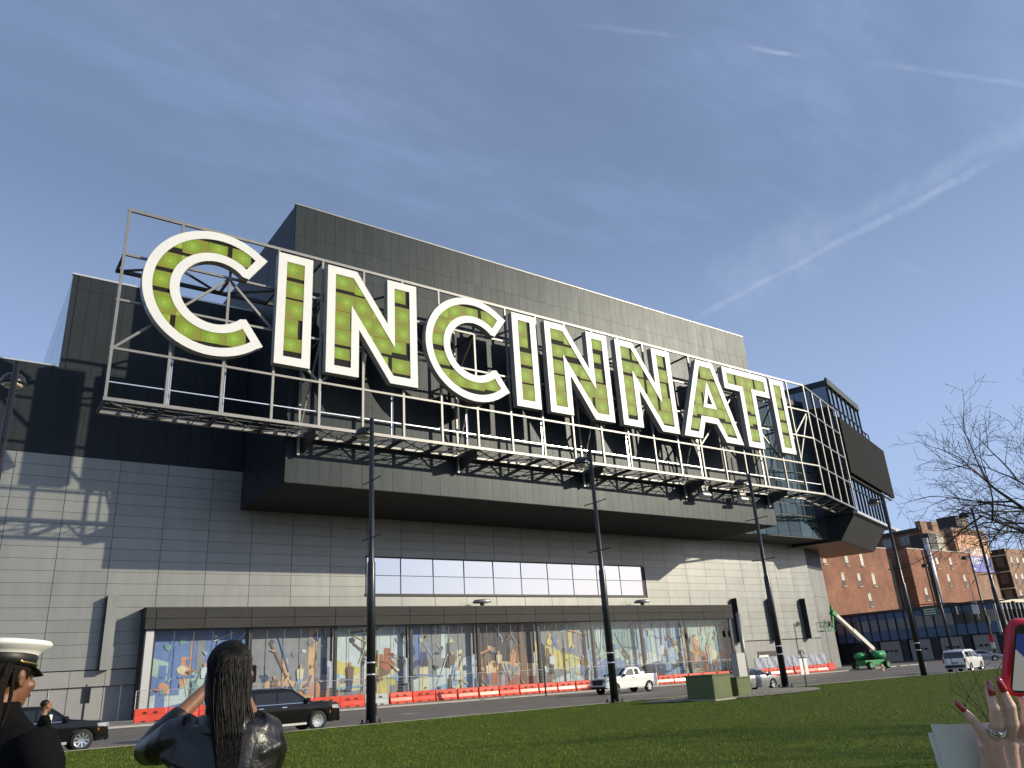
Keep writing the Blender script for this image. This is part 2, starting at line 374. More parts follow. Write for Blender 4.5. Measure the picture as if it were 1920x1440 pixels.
# canopy with louvred fascia
YC = 75.5
cn = bmob('canopy', (lambda b: (box(b, 14.9, 93.2, YC+0.08, YW-0.01, 7.62, 9.3), b)[1])(bmesh.new()), MT['dark_flat'], cc)
fx = [14.8, 15.65]+[15.65+4.19*k for k in range(1, 19)]+[93.3]
for a, b in zip(fx, fx[1:]):
    for z0, z1 in ((7.55, 8.42), (8.46, 9.33)):
        m = 'louvre_' + ('s' if b-a < 2 else 'l')
        if m not in MT:
            bm = bmesh.new(); n = 4; h = 0.87
            for k in range(n): 
                v = [bm.verts.new(c) for c in ((-.5, 0.0, k*h/n), (.5, 0.0, k*h/n), (.5, -0.05, (k+0.85)*h/n), (-.5, -0.05, (k+0.85)*h/n), (-.5, 0.0, (k+1)*h/n), (.5, 0.0, (k+1)*h/n))]
                bm.faces.new((v[0], v[1], v[2], v[3])); bm.faces.new((v[3], v[2], v[5], v[4]))
            box(bm, -.5, .5, 0.001, 0.05, 0, h)
            MT[m] = mesh(bm, 'louvre', MT['louvre'])
        ob('louvre_panel', MT[m], cn, Matrix.Translation(((a+b)/2, YC, z0)) @ Matrix.Diagonal((b-a-0.05, 1, 1, 1)))
block('flashing', 14.75, 93.35, YC-0.06, YW, 9.34, 9.42, MT['steel_dark'], cn)
for vx in (50.6, 76.2):
    bm = bmesh.new(); lathe(bm, [(0.25, 9.42), (0.25, 9.8), (1.05, 9.82), (1.1, 10.0), (0.9, 10.15), (0.3, 10.22), (0.0, 10.23)], 18, T(vx, 76.3, 0))
    bmob('roof_vent', bm, MT['alu'], cn, None, True)
# glazed mural bay
bay = block('gallery_bay', 14.95, 93.25, 75.9, YW-0.02, 7.52, 7.6, MT['dark_flat'], cc)
for x0, x1 in ((14.95, 15.55), (92.75, 93.25)): block('end_wall', x0, x1, 75.95, YW-0.02, 0.0, 7.5, MT['dark_flat'], bay)
gx0, gx1, GY = 15.75, 92.7, 76.05
NG = 46; gw = (gx1-gx0)/NG
for i in range(NG):
    for z0, z1 in ((0.2, 7.5),):
        block('glass_pane', gx0+gw*i+0.012, gx0+gw*(i+1)-0.012, GY, GY+0.02, z0, z1, MT['clear_glass'], bay)
for i in range(NG+1): block('glazing_fin', gx0+gw*i-0.011, gx0+gw*i+0.011, GY-0.012, GY+0.05, 0.2, 7.52, MT['galv'], bay)
for k in range(10):
    x = gx0+0.05+k*(gx1-gx0)/9
    block('column', x-0.15, x+0.15, GY+0.35, GY+0.75, 0.1, 7.6, MT['black'], bay)
block('corner_post', 15.05, 15.7, GY-0.12, GY+0.1, 0.1, 7.45, MT['alu'], bay)
block('gallery_floor', 15.6, 92.8, GY+0.1, YW-0.05, 0.05, 0.2, MT['pavement'], bay)
# murals: plain abstract stand-ins in the colours of the photograph
PAL = {k: mat('mural_'+k, tuple(min(0.85, q*1.18) for q in c), 0.55, var=0.16, vscale=1.1) for k, c in dict(
    blue=(0.12, 0.20, 0.42), sky=(0.24, 0.37, 0.52), teal=(0.15, 0.29, 0.28), mint=(0.34, 0.46, 0.41), orange=(0.52, 0.26, 0.15), peach=(0.56, 0.37, 0.21),
    rust=(0.34, 0.12, 0.07), brown=(0.17, 0.11, 0.075), dark=(0.05, 0.048, 0.055), grey=(0.22, 0.23, 0.25), cream=(0.56, 0.53, 0.36), yellow=(0.52, 0.46, 0.15), pale=(0.48, 0.56, 0.58), navy=(0.045, 0.07, 0.17), skin=(0.50, 0.30, 0.19)).items()}
PK = list(PAL); PM = [PAL[k] for k in PK]
SCH = [('blue', ['blue', 'blue', 'orange', 'teal', 'mint', 'cream', 'rust', 'pale', 'grey']),
       ('grey', ['grey', 'navy', 'peach', 'orange', 'blue', 'pale', 'grey', 'navy', 'brown']),
       ('pale', ['cream', 'yellow', 'grey', 'brown', 'sky', 'rust', 'dark', 'pale']),
       ('grey', ['grey', 'sky', 'dark', 'brown', 'cream', 'navy', 'pale', 'blue']),
       ('dark', ['brown', 'rust', 'dark', 'orange', 'grey', 'peach', 'sky', 'brown']),
       ('grey', ['grey', 'dark', 'yellow', 'mint', 'blue', 'brown', 'pale', 'skin']),
       ('teal', ['teal', 'blue', 'sky', 'mint', 'dark', 'navy', 'pale', 'blue']),
       ('sky', ['sky', 'navy', 'yellow', 'mint', 'rust', 'pale', 'dark', 'sky']),
       ('mint', ['mint', 'orange', 'brown', 'rust', 'blue', 'yellow', 'teal', 'cream'])]
MW = (gx1-gx0)/9
def mural(k, bg, pal):
    bm = bmesh.new(); r = random.Random(40+k); x0, x1, z0, z1 = 0.12, MW-0.12, 0.25, 7.5; w = x1-x0; h = z1-z0; lay = [0]
    def shape(pts, c):
        lay[0] += 1; y = -0.0025*lay[0]
        P = []
        def cl(P, ax, v, s):
            o = []
            for i in range(len(P)):
                a, b = P[i], P[(i+1) % len(P)]; ia, ib = s*(a[ax]-v) >= 0, s*(b[ax]-v) >= 0
                if ia: o.append(a)
                if ia != ib:
                    t = (v-a[ax])/(b[ax]-a[ax]); o.append(tuple(a[q]+t*(b[q]-a[q]) for q in (0, 1)))
            return o
        P = pts
        for ax, v, s in ((0, x0, 1), (0, x1, -1), (1, z0, 1), (1, z1, -1)):
            if len(P) >= 3: P = cl(P, ax, v, s)
        if len(P) < 3: return
        try: bm.faces.new([bm.verts.new((a, y, b)) for a, b in P]).material_index = PK.index(c)
        except Exception: pass
    def disc(cx, cz, a, b, c, rot=0, n=20, t0=0, t1=2*math.pi):
        shape([(cx+a*math.cos(t)*math.cos(rot)-b*math.sin(t)*math.sin(rot), cz+a*math.cos(t)*math.sin(rot)+b*math.sin(t)*math.cos(rot)) for t in np.linspace(t0, t1, n, endpoint=False)], c)
    box(bm, x0, x1, 0, 0.06, z0, z1, PK.index(bg))
    C = lambda: r.choice(pal)
    # big slanted fields
    for q in range(4):
        zz = z0+h*r.uniform(0.05, 0.6); s = r.uniform(-0.35, 0.35)
        shape([(x0, zz-s*w/2), (x1, zz+s*w/2), (x1, zz+s*w/2-h*r.uniform(0.15, 0.4)), (x0, zz-s*w/2-h*r.uniform(0.1, 0.4))], C())
    for q in range(9):      # uprights and machine-like blocks
        xx = x0+w*r.random(); ww = r.uniform(0.2, 1.2); zz = z0+h*r.uniform(0, 0.55); hh = h*r.uniform(0.18, 0.6)
        shape([(xx, zz), (xx+ww, zz), (xx+ww*r.uniform(0.7, 1.1), zz+hh), (xx+ww*0.1, zz+hh)], C())
    for q in range(2):
        cx, cz, a = x0+w*r.random(), z0+h*r.uniform(0.15, 0.75), r.uniform(0.4, 1.1); ro = r.uniform(-1, 1)
        disc(cx, cz, a, a*r.uniform(0.35, 0.7), C(), ro)
    for q in range(15):     # small broken pieces
        cx, cz, a = x0+w*r.random(), z0+h*r.uniform(0.03, 0.92), r.uniform(0.12, 0.5)
        shape([(cx+a*r.uniform(0.5, 1.2)*math.cos(t), cz+a*r.uniform(0.5, 1.4)*math.sin(t)) for t in (0.3, 1.6, 2.7, 4.0, 5.2)], C())
    for q in range(13):      # thin struts
        a = (x0+w*r.random(), z0+h*r.random()); t = r.uniform(-1, 2.2); l = r.uniform(1.2, 4); d = r.uniform(0.03, 0.11)
        e = (a[0]+l*math.cos(t), a[1]+l*math.sin(t)); nx, nz = -math.sin(t)*d, math.cos(t)*d
        shape([(a[0]-nx, a[1]-nz), (a[0]+nx, a[1]+nz), (e[0]+nx, e[1]+nz), (e[0]-nx, e[1]-nz)], C())
    for q in range(r.choice((1, 2, 2))):      # upright rounded forms
        cx = x0+w*r.uniform(0.12, 0.88); b = z0+h*r.uniform(0.03, 0.3); s = r.uniform(2.0, 2.9); l = r.uniform(-0.12, 0.12)*s
        shape([(cx-0.13*s, b), (cx-0.02*s, b+0.45*s), (cx-0.13*s+l, b+0.5*s), (cx+0.13*s+l, b+0.5*s), (cx+0.10*s, b), (cx+0.02*s, b), (cx, b+0.4*s), (cx-0.05*s, b)], r.choice(['blue', 'navy', 'brown', 'dark', 'sky']))
        shape([(cx-0.12*s+l, b+0.46*s), (cx+0.12*s+l, b+0.46*s), (cx+0.16*s+l, b+0.8*s), (cx+0.05*s+l, b+0.86*s), (cx-0.05*s+l, b+0.86*s), (cx-0.15*s+l, b+0.8*s)], r.choice(['skin', 'pale', 'blue', 'cream', 'brown']))
        disc(cx+l*1.2, b+0.93*s, 0.055*s, 0.075*s, 'skin')
    for q in range(14):
        cx, cz = x0+w*r.random(), z0+h*r.uniform(0.02, 0.9)
        shape([(cx+r.uniform(-.7, .7), cz+r.uniform(-.5, .5)) for _ in range(3)], C())
    return bmob('mural_panel', bm, PM, cc, T(gx0+0.0+MW*k, 77.45, 0))
for k, (bg, pal) in enumerate(SCH):
    tag(mural(k, bg, pal), label='painted mural panel behind the gallery glass, mainly %s' % ('deep blue sky over coloured bands', 'slate grey and peach', 'pale yellow and grey', 'slate grey and cream', 'dark brown and rust', 'slate grey and yellow', 'teal and blue', 'light blue and navy', 'mint and rust')[k])
# wall fins and base
for fx0, w_ in ((11.85, 0.85), (96.5, 0.75), (104.95, 0.75), (113.45, 0.75)):
    fn = bmob('wall_fin', (lambda b: (box(b, fx0, fx0+w_, YW-0.95, YW-0.002, 4.42, 10.55), b)[1])(bmesh.new()), MT['dark_flat'] if fx0 > 50 else MT['dark_flat'], cc)
    block('fin_face', fx0+0.02, fx0+w_+0.01, YW-1.0, YW-0.94, 4.4, 10.57, MT['grey_panel'], fn)
bs = bmob('base_wall', (lambda b: (box(b, -9.3, 15.3, YW+0.36, YW+3, 0, 4.5), box(b, 93.0, 117.4, YW+0.12, YW+3, -0.6, 4.5), b)[2])(bmesh.new()), MT['joint'], cc)
for k in range(9):
    a = -9.2+2.72*k; block('band_panel', a, a+2.69, YW+0.02, YW+0.2, 3.15, 4.42, MT['base_panel'], bs)
for k in range(18):
    a = -9.2+1.36*k; block('base_panel', a+0.02, a+1.33, YW+0.28, YW+0.34, 0, 3.12, MT['base_panel'], bs)
    if k % 2: block('trim', a-0.03, a+0.03, YW+0.2, YW+0.3, 0, 3.12, MT['alu'], bs)
for k in range(17):
    a = 93.4+1.412*k; block('base_panel', a+0.012, a+1.40, YW+0.04, YW+0.1, -0.6, 4.36, MT['base_panel'], bs)
block('louvre_opening', 100.7, 105.1, YW-0.02, YW+0.05, 2.05, 2.88, MT['black'], bs)
block('lamp_box', 100.75, 103.0, YW-0.12, YW-0.03, 2.06, 2.35, MT['alu'], bs)
# ---- glazed corner wing, turned 17.5 degrees
AZ = R(17.5); Q = T(101, 62, 0, AZ)
bm = bmesh.new()
def prism_wz(bm, a0, a1, prof):     # profile in (w, z), extruded along a
    A = [bm.verts.new((a0, w, z)) for w, z in prof]; B = [bm.verts.new((a1, w, z)) for w, z in prof]; n = len(prof)
    bm.faces.new(A); bm.faces.new(B[::-1])
    for i in range(n): bm.faces.new((A[i], B[i], B[(i+1) % n], A[(i+1) % n]))
wing = bmob('corner_wing', (lambda b: (box(b, 17.5, 38.0, 0.6, 11, 22.9, 45.9), box(b, 38.0, 43.6, 0.6, 9, 22.9, 30), b)[2])(bmesh.new()), MT['mullion'], cc, Q)
def pane_grid(name, a0, a1, w, zs, n, mt, par, d=0.03, gap=0.05, tilt=0.25, base=Q):
    for j in range(len(zs)-1):
        for i in range(n):
            x0 = a0+(a1-a0)*i/n; x1 = a0+(a1-a0)*(i+1)/n
            Mx = base @ Matrix.Translation(((x0+x1)/2, w, (zs[j]+zs[j+1])/2)) @ Matrix.Rotation(R(random.uniform(-tilt, tilt)), 4, 'Z') @ Matrix.Diagonal((x1-x0-2*gap, d, zs[j+1]-zs[j]-2*gap, 1))
            ob(name, cube_mesh(mt), par, Mx)
MT['sky_glass'] = mat('sky_glass', (0.55, 0.60, 0.62), 0.04, 1.0, rnd=0.06)
pane_grid('pane', 17.5, 38.2, 0.57, [39.2, 41.6, 44.9], 7, MT['sky_glass'], wing, 0.03, 0.11, 0.5)
pane_grid('pane', 17.5, 43.8, 0.57, [23.3, 27.4, 29.5], 11, MT['sky_glass'], wing, 0.03, 0.10, 0.5)
block('fascia', 17.3, 38.4, 0.2, 0.58, 45.0, 46.2, MT['louvre'], wing, Q)
for k in range(8): block('mullion', 17.5+20.7*k/7-0.09, 17.5+20.7*k/7+0.09, 0.40, 0.6, 39.1, 45.0, MT['mullion'], wing, Q)
for k in range(12): block('mullion', 17.5+26.3*k/11-0.08, 17.5+26.3*k/11+0.08, 0.40, 0.6, 23.2, 29.6, MT['mullion'], wing, Q)
for z_ in (41.6, 27.4): block('rail', 17.5, 38.2 if z_ > 40 else 43.8, 0.42, 0.6, z_-0.08, z_+0.08, MT['mullion'], wing, Q)
block('sill', 17.2, 44.2, -0.1, 0.58, 22.75, 23.2, MT['alu'], wing, Q)
vs = block('video_screen', 17.9, 49.7, -0.35, 0.15, 29.55, 39.1, MT['screen_grey'], wing, Q)
vs['label'] = 'blank dark grey video screen'
bm = bmesh.new()
for k in range(9): tube(bm, [(18.5+k*3.7, 0.15, 29.6), (18.5+k*3.7, 0.6, 29.6)], 0.06, 5)
for z in (29.2, 39.3): box(bm, 17.9, 49.5, 0.2, 0.5, z-0.1, z+0.1)
bmob('screen_bracket', bm, MT['black'], wing, Q)
for a in (39.5, 42.3): block('rail_post', a-0.06, a+0.06, 0.3, 0.5, 39.1, 41.0, MT['black'], wing, Q)
block('rail', 38.4, 42.4, 0.3, 0.5, 40.9, 41.05, MT['black'], wing, Q)
# left flank of the wing, dark glass
fl = bmob('wing_flank', (lambda b: (box(b, 17.45, 17.55, 0.3, 12, 22.9, 45.9), b)[1])(bmesh.new()), MT['dark_flat'], cc, Q)
Qs = Q @ T(17.4, 0, 0, math.pi/2)          # local x runs back along w
for j, (z0, z1) in enumerate(((23.2, 26.6), (26.6, 30), (30, 33.4), (33.4, 36.8), (36.8, 40.2), (40.2, 44.8))):
    pane_grid('pane', 0.6, 11.6, 0.02, [z0, z1], 4, MT['blue_glass'], fl, 0.04, 0.06, 0.6, Qs)
# link between block and wing
bm = bmesh.new(); box(bm, 93.6, 116.2, 72.1, 90, 19.25, 42.2); lk = bmob('glazed_link', bm, MT['dark_flat'], cc)
MT['teal_glass'] = mat('teal_glass', (0.085, 0.12, 0.125), 0.05, 0.8, rnd=0.45)
zl = [19.3, 22.8, 24.6, 26.4, 28.2, 30.0, 31.8, 33.6, 37.4, 42.0]
pane_grid('pane', 93.8, 114.6, 72.05, zl, 7, MT['teal_glass'], lk, 0.04, 0.07, 0.4, Matrix.Identity(4))
block('roof_edge', 93.6, 116.0, 71.9, 72.3, 42.0, 42.9, MT['navy_clad'], lk)
# bevelled underside of the wing
bm = bmesh.new(); prism_wz(bm, 17.3, 39.4, [(0.55, 22.7), (3.4, 18.85), (12.5, 18.85), (12.5, 22.7)])
wd = bmob('underside', bm, MT['navy_clad'], cc, Q)
for k in range(8):
    a0 = 17.35+k*2.75; bm = bmesh.new()
    d = Vector((0, 2.85, -3.85)).normalized()*0.0
    v = [bm.verts.new(c) for c in ((a0, 0.53, 22.68), (a0+2.72, 0.53, 22.68), (a0+2.72-(0.6 if k == 7 else 0), 3.37, 18.85), (a0, 3.37, 18.85))]
    bm.faces.new(v); bm2 = bmesh.ops.extrude_face_region(bm, geom=bm.faces[:])
    for g in bm2['geom']:
        if isinstance(g, bmesh.types.BMVert): g.co += Vector((0, -0.03, -0.02))
    bmob('bevel_panel', bm, MT['base_panel'] if False else MT['louvre'], wd, Q)
for k in range(10): block('soffit_board', 17.4+k*2.2, 17.4+k*2.2+2.16, 3.5, 12.4, 18.80, 18.85, MT['wood_soffit'], wd, Q)
# panelled return wall under the wing
QR = T(117.4, 78.0, 0, AZ)
rw = bmob('return_wall', (lambda b: (box(b, 0, 8.6, 0.1, 6, -0.6, 18.7), b)[1])(bmesh.new()), MT['joint'], cc, QR)
for k in range(5):
    a = 0.05+1.71*k
    block('tall_panel', a+0.02, a+1.69, 0.02, 0.09, -0.6, 6.3, MT['base_panel'], rw, QR)
    block('tall_panel', a+0.02, a+1.69, 0.02, 0.09, 6.34, 11.0, MT['bronze_glass'], rw, QR)
    block('tall_panel', a+0.02, a+1.69, 0.02, 0.09, 11.04, 15.6, MT['bronze_glass'], rw, QR)
    block('tall_panel', a+0.02, a+1.69, 0.02, 0.09, 15.64, 18.7, MT['dark_flat'], rw, QR)

# ------------------------------------------------------------------ the giant sign: supporting frame
YS, XS, BAY = 62.0, 7.7, 4.24
sf = thing('sign_scaffold', 'galvanised steel lattice frame carrying the giant letters across the hall front', 'sign frame', T(XS, YS, 23.3))
G_ = MT['galv']; D_ = MT['steel_dark']
PX = [XS+BAY*k for k in range(23)]
cu, su = math.cos(AZ), math.sin(AZ)
P2 = [(101+4.3*k*cu, 62+4.3*k*su) for k in range(1, 5)]
XE = PX[-1]
ZC = [23.35, 27.55, 31.75, 35.9, 40.1]
for x in PX: bar('post', (x, YS, 23.25), (x, YS, 40.2), 0.21, 0.21, G_, sf)
for x, y in P2: bar('post', (x, y, 23.25), (x, y, 40.2), 0.18, 0.18, G_, sf)
for i, z in enumerate(ZC):
    wd_ = 0.27 if z in (23.35, 40.1) else 0.19
    bar('chord', (XS-0.15, YS-0.02, z), (XE, YS-0.02, z), 0.2, wd_, G_, sf)
    bar('chord', (XE, YS-0.02, z), (P2[-1][0]+0.3, P2[-1][1]+0.05, z), 0.18, wd_, G_, sf)
bar('guard_rail', (XS, YS+0.1, 24.8), (XE, YS+0.1, 24.8), 0.08, 0.08, MT['conduit'], sf)
for k in range(6):
    a = XS+BAY*4*k
    for (xa, za, xb, zb) in ((a, 27.55, a+2*BAY, 35.9), (a+2*BAY, 35.9, a+4*BAY, 27.55)):
        if xb <= XE+0.1: bar('brace', (xa, YS+0.22, za), (xb, YS+0.22, zb), 0.2, 0.2, G_, sf)
    for s in (-1, 1):
        if XS < a < XE: bar('strut', (a, YS+0.15, 27.6), (a+s*1.1, YS+0.15, 28.7), 0.16, 0.16, G_, sf)
bar('brace', (101-BAY, 62.2, 27.55), (101, 62.2, 35.9), 0.2, 0.2, G_, sf)
# rear frame and catwalk
YR = 65.1
bar('rear_chord', (XS-0.1, YR, 23.3), (XE, YR, 23.3), 0.36, 0.3, G_, sf)
bar('rear_chord', (XS-0.1, YR, 35.9), (X0, YR, 35.9), 0.3, 0.3, D_, sf)
for y in (63.0, 64.1): bar('walk_rail', (XS, y, 23.35), (XE-2, y, 23.35), 0.06, 0.06, D_, sf)
for k, x in enumerate(PX):
    low = (k % 4 == 0)
    bar('outrigger', (x, YS+0.15, 23.3), (x, 65.6 if x > X0 else YR+0.15, 23.3), 0.2, 0.3 if not low else 0.3, D_, sf)
    if low and x > X0:
        bm = bmesh.new(); A = [(YS+0.2, 23.6), (YS+0.2, 22.75), (65.58, 21.9), (65.58, 23.6)]
        vA = [bm.verts.new((x-0.13, y, z)) for y, z in A]; vB = [bm.verts.new((x+0.13, y, z)) for y, z in A]
        bm.faces.new(vA); bm.faces.new(vB[::-1])
        for i in range(4): bm.faces.new((vA[i], vB[i], vB[(i+1) % 4], vA[(i+1) % 4]))
        bmob('bracket', bm, D_, sf)
        bar('rear_post', (x-0.6, YR, 21.5), (x-0.6, YR, 40), 0.22, 0.22, G_, sf)
        bar('rear_brace', (x-0.6, YR, 23.6), (x+0.05, YS+0.2, 31.6), 0.15, 0.15, G_, sf)
        bar('rear_brace', (x-0.6, YR, 31.7), (x+0.05, YS+0.2, 35.8), 0.15, 0.15, D_, sf)
    if x > X0:
        for z in (31.75, 35.9, 40.0):
            if k % 2 == 0: bar('tie', (x, YS+0.15, z), (x, 65.58, z), 0.18, 0.2, D_, sf)
    else:
        for z in (35.9,):
            bar('tie', (x, YS+0.15, z), (x, YR+0.1, z), 0.2, 0.24, D_, sf)
    if k < 22:
        if k % 2 == 0: bar('walk_brace', (x, YS+0.2, 23.25), (x+BAY, YR-0.1, 23.25), 0.12, 0.12, D_, sf)
        else: bar('walk_brace', (x, YR-0.1, 23.25), (x+BAY, YS+0.2, 23.25), 0.12, 0.12, G_, sf)
        if x < X0-1:
            if k % 2 == 0: bar('rear_brace', (x, YR, 35.85), (x+BAY, YS+0.2, 35.85), 0.16, 0.16, D_, sf)
            else: bar('rear_brace', (x, YS+0.2, 35.85), (x+BAY, YR, 35.85), 0.16, 0.16, D_, sf)
        for q in (1, 2): bar('walk_bearer', (x+BAY*q/3, YS+0.3, 23.2), (x+BAY*q/3, YR, 23.2), 0.06, 0.06, D_, sf)
for x, y in P2[:-1]: bar('outrigger', (x, y+0.1, 23.25), (x-su*4, y+cu*4, 23.25), 0.18, 0.22, D_, sf)
bar('rear_chord', (XE, YR+0.3, 23.3), (P2[-1][0]-0.8, P2[-1][1]+3.1, 23.3), 0.3, 0.26, G_, sf)
for (xa, ya), (xb, yb) in zip([(101, 62)]+P2[:-1], P2): bar('walk_brace', (xa, ya+0.2, 23.25), (xb-su*3.4, yb+cu*3.4, 23.25), 0.14, 0.14, G_, sf)
# conduit runs beside some posts
for k in (1, 2, 4, 6, 8, 10, 13, 16, 19):
    for dx in (0.3, 0.42): bar('conduit', (PX[k]+dx-(1.2 if k in (6, 8) else 0), YS+0.75, 23.5), (PX[k]+dx-(1.2 if k in (6, 8) else 0), YS+0.75, 29.5), 0.07, 0.07, MT['conduit'], sf)

# ------------------------------------------------------------------ the giant sign: letters
H = 10.95; ZL = 28.3; YF = 61.05; DEP = 0.75; BW = 0.79
def inset(P, d):
    n = len(P); o = []
    A = sum(P[i][0]*P[(i+1) % n][1]-P[(i+1) % n][0]*P[i][1] for i in range(n)); s = 1 if A > 0 else -1
    for i in range(n):
        a, b, c = Vector(P[i-1]), Vector(P[i]), Vector(P[(i+1) % n])
        e1 = (b-a).normalized(); e2 = (c-b).normalized(); n1 = Vector((-e1.y, e1.x))*s; n2 = Vector((-e2.y, e2.x))*s
        den = 1+n1.dot(n2); m = (n1+n2)/max(den, 0.12); o.append(tuple(b+m*d))
    return o
def rect(w): return [(0, 0), (w, 0), (w, H), (0, H)]
OUT_N = [(0, 0), (3.22, 0), (3.22, 4.85), (6.45, 0), (9.42, 0), (9.42, H), (6.2, H), (6.2, 6.1), (2.97, H), (0, H)]
IN_N = [(.8, .8), (2.44, .8), (2.44, 7.22), (6.8, .8), (8.63, .8), (8.63, 10.17), (6.97, 10.17), (6.97, 3.74), (2.62, 10.17), (.8, 10.17)]
OUT_T = [(3.1, 0), (6.48, 0), (6.48, H-3.15), (9.65, H-3.15), (9.65, H), (0, H), (0, H-3.15), (3.1, H-3.15)]
OUT_A = [(0, 0), (3.32, 0), (4.27, 2.3), (6.53, 2.3), (7.92, 0), (11.4, 0), (7.46, H), (4.2, H)]
HOLE_A = [(4.38, 4.35), (7.0, 4.35), (5.72, 8.05)]
def c_shape():
    cx, cz = 5.96, 5.47; t = np.linspace(R(47), R(313), 56); o = [(cx+5.8*math.cos(a), cz+5.8*math.sin(a)) for a in t]
    o[0] = (cx+4.2, cz+4.2); o[-1] = (cx+4.2, cz-4.2)
    t2 = np.linspace(R(322), R(38), 48); i = [(cx+2.95*math.cos(a), cz+2.95*math.sin(a)) for a in t2]
    i[0] = (cx+2.64, cz-1.95); i[-1] = (cx+2.64, cz+1.95)
    ts = np.linspace(R(51.5), R(308.5), 52); so = [(cx+5.04*math.cos(a), cz+5.04*math.sin(a)) for a in ts]
    t3 = np.linspace(R(310), R(50), 44); si = [(cx+3.72*math.cos(a), cz+3.72*math.sin(a)) for a in t3]
    return o+i, so+si
def display_mat():
    m = bpy.data.materials.new('led_display'); m.use_nodes = True; nt = m.node_tree; N = nt.nodes; L = nt.links; b = N['Principled BSDF']
    tc = N.new('ShaderNodeTexCoord'); oi = N.new('ShaderNodeObjectInfo'); sp = N.new('ShaderNodeSeparateXYZ'); L.new(tc.outputs['Object'], sp.inputs[0])
    def mt(op, a, c=None, d=None):
        q = N.new('ShaderNodeMath'); q.operation = op
        for i, v in enumerate((a, c, d)):
            if v is None: continue
            if isinstance(v, (int, float)): q.inputs[i].default_value = v
            else: L.new(v, q.inputs[i])
        return q.outputs[0]
    nz = N.new('ShaderNodeTexNoise'); nz.inputs['Scale'].default_value = 0.9; nz.inputs['Detail'].default_value = 3; L.new(tc.outputs['Object'], nz.inputs['Vector'])
    px = mt('ADD', sp.outputs[0], mt('MULTIPLY', mt('SUBTRACT', oi.outputs['Random'], 0.5), 0.5))
    pz = mt('ADD', sp.outputs[2], mt('MULTIPLY', mt('SUBTRACT', nz.outputs['Fac'], 0.5), 0.35))
    r = mt('SQRT', mt('ADD', mt('MULTIPLY', px, px), mt('MULTIPLY', mt('MULTIPLY', pz, pz), 1.25)))
    def ramp(v, a, c, d=0.0, e=1.0):
        q = N.new('ShaderNodeMapRange'); q.interpolation_type = 'SMOOTHSTEP'; L.new(v, q.inputs[0])
        for i, x in zip((1, 2, 3, 4), (a, c, d, e)): q.inputs[i].default_value = x
        return q.outputs[0]
    def mixc(f, a, c):
        q = N.new('ShaderNodeMix'); q.data_type = 'RGBA'; L.new(f, q.inputs['Factor'])
        for k, v in (('A', a), ('B', c)):
            if isinstance(v, tuple): q.inputs[k].default_value = (*v, 1)
            else: L.new(v, q.inputs[k])
        return q.outputs['Result']
    rings = ramp(mt('SINE', mt('MULTIPLY', r, 19.0)), -0.3, 0.9)
    base = mixc(ramp(nz.outputs['Fac'], 0.36, 0.64), (0.21, 0.30, 0.03), (0.30, 0.26, 0.045))
    halo = mixc(rings, (0.21, 0.38, 0.03), (0.30, 0.44, 0.05))
    core = mixc(ramp(r, 0.05, 0.38), mixc(oi.outputs['Random'], (0.44, 0.45, 0.07), (0.36, 0.50, 0.09)), halo)
    col = mixc(ramp(r, 0.3, 0.9), core, base)
    st = mt('SINE', mt('MULTIPLY', sp.outputs[2], 46.0)); dots = ramp(st, -1, 1, 0.74, 1.06)
    hs = N.new('ShaderNodeHueSaturation'); L.new(dots, hs.inputs['Value']); L.new(col, hs.inputs['Color'])
    L.new(hs.outputs[0], b.inputs['Emission Color']); b.inputs['Emission Strength'].default_value = 0.84
    dk = N.new('ShaderNodeHueSaturation'); dk.inputs['Value'].default_value = 0.16; L.new(hs.outputs[0], dk.inputs['Color']); L.new(dk.outputs[0], b.inputs['Base Color'])
    b.inputs['Roughness'].default_value = 0.55; b.inputs['Specular IOR Level'].default_value = 0.18
    return m
MT['led'] = display_mat()
MT['led_back'] = mat('led_back', (0.012, 0.012, 0.010), 0.7, spec=0.15)
def fill_face(bm, loops, y):
    """triangulated face of an outline with an optional hole; returns new faces"""
    es = []
    for P in loops:
        vs_ = [bm.verts.new((x, y, z)) for x, z in P]; es += [bm.edges.new((vs_[i], vs_[(i+1) % len(vs_)])) for i in range(len(vs_))]
    r = bmesh.ops.triangle_fill(bm, use_beauty=True, edges=es)
    return [f for f in r['geom'] if isinstance(f, bmesh.types.BMFace)]
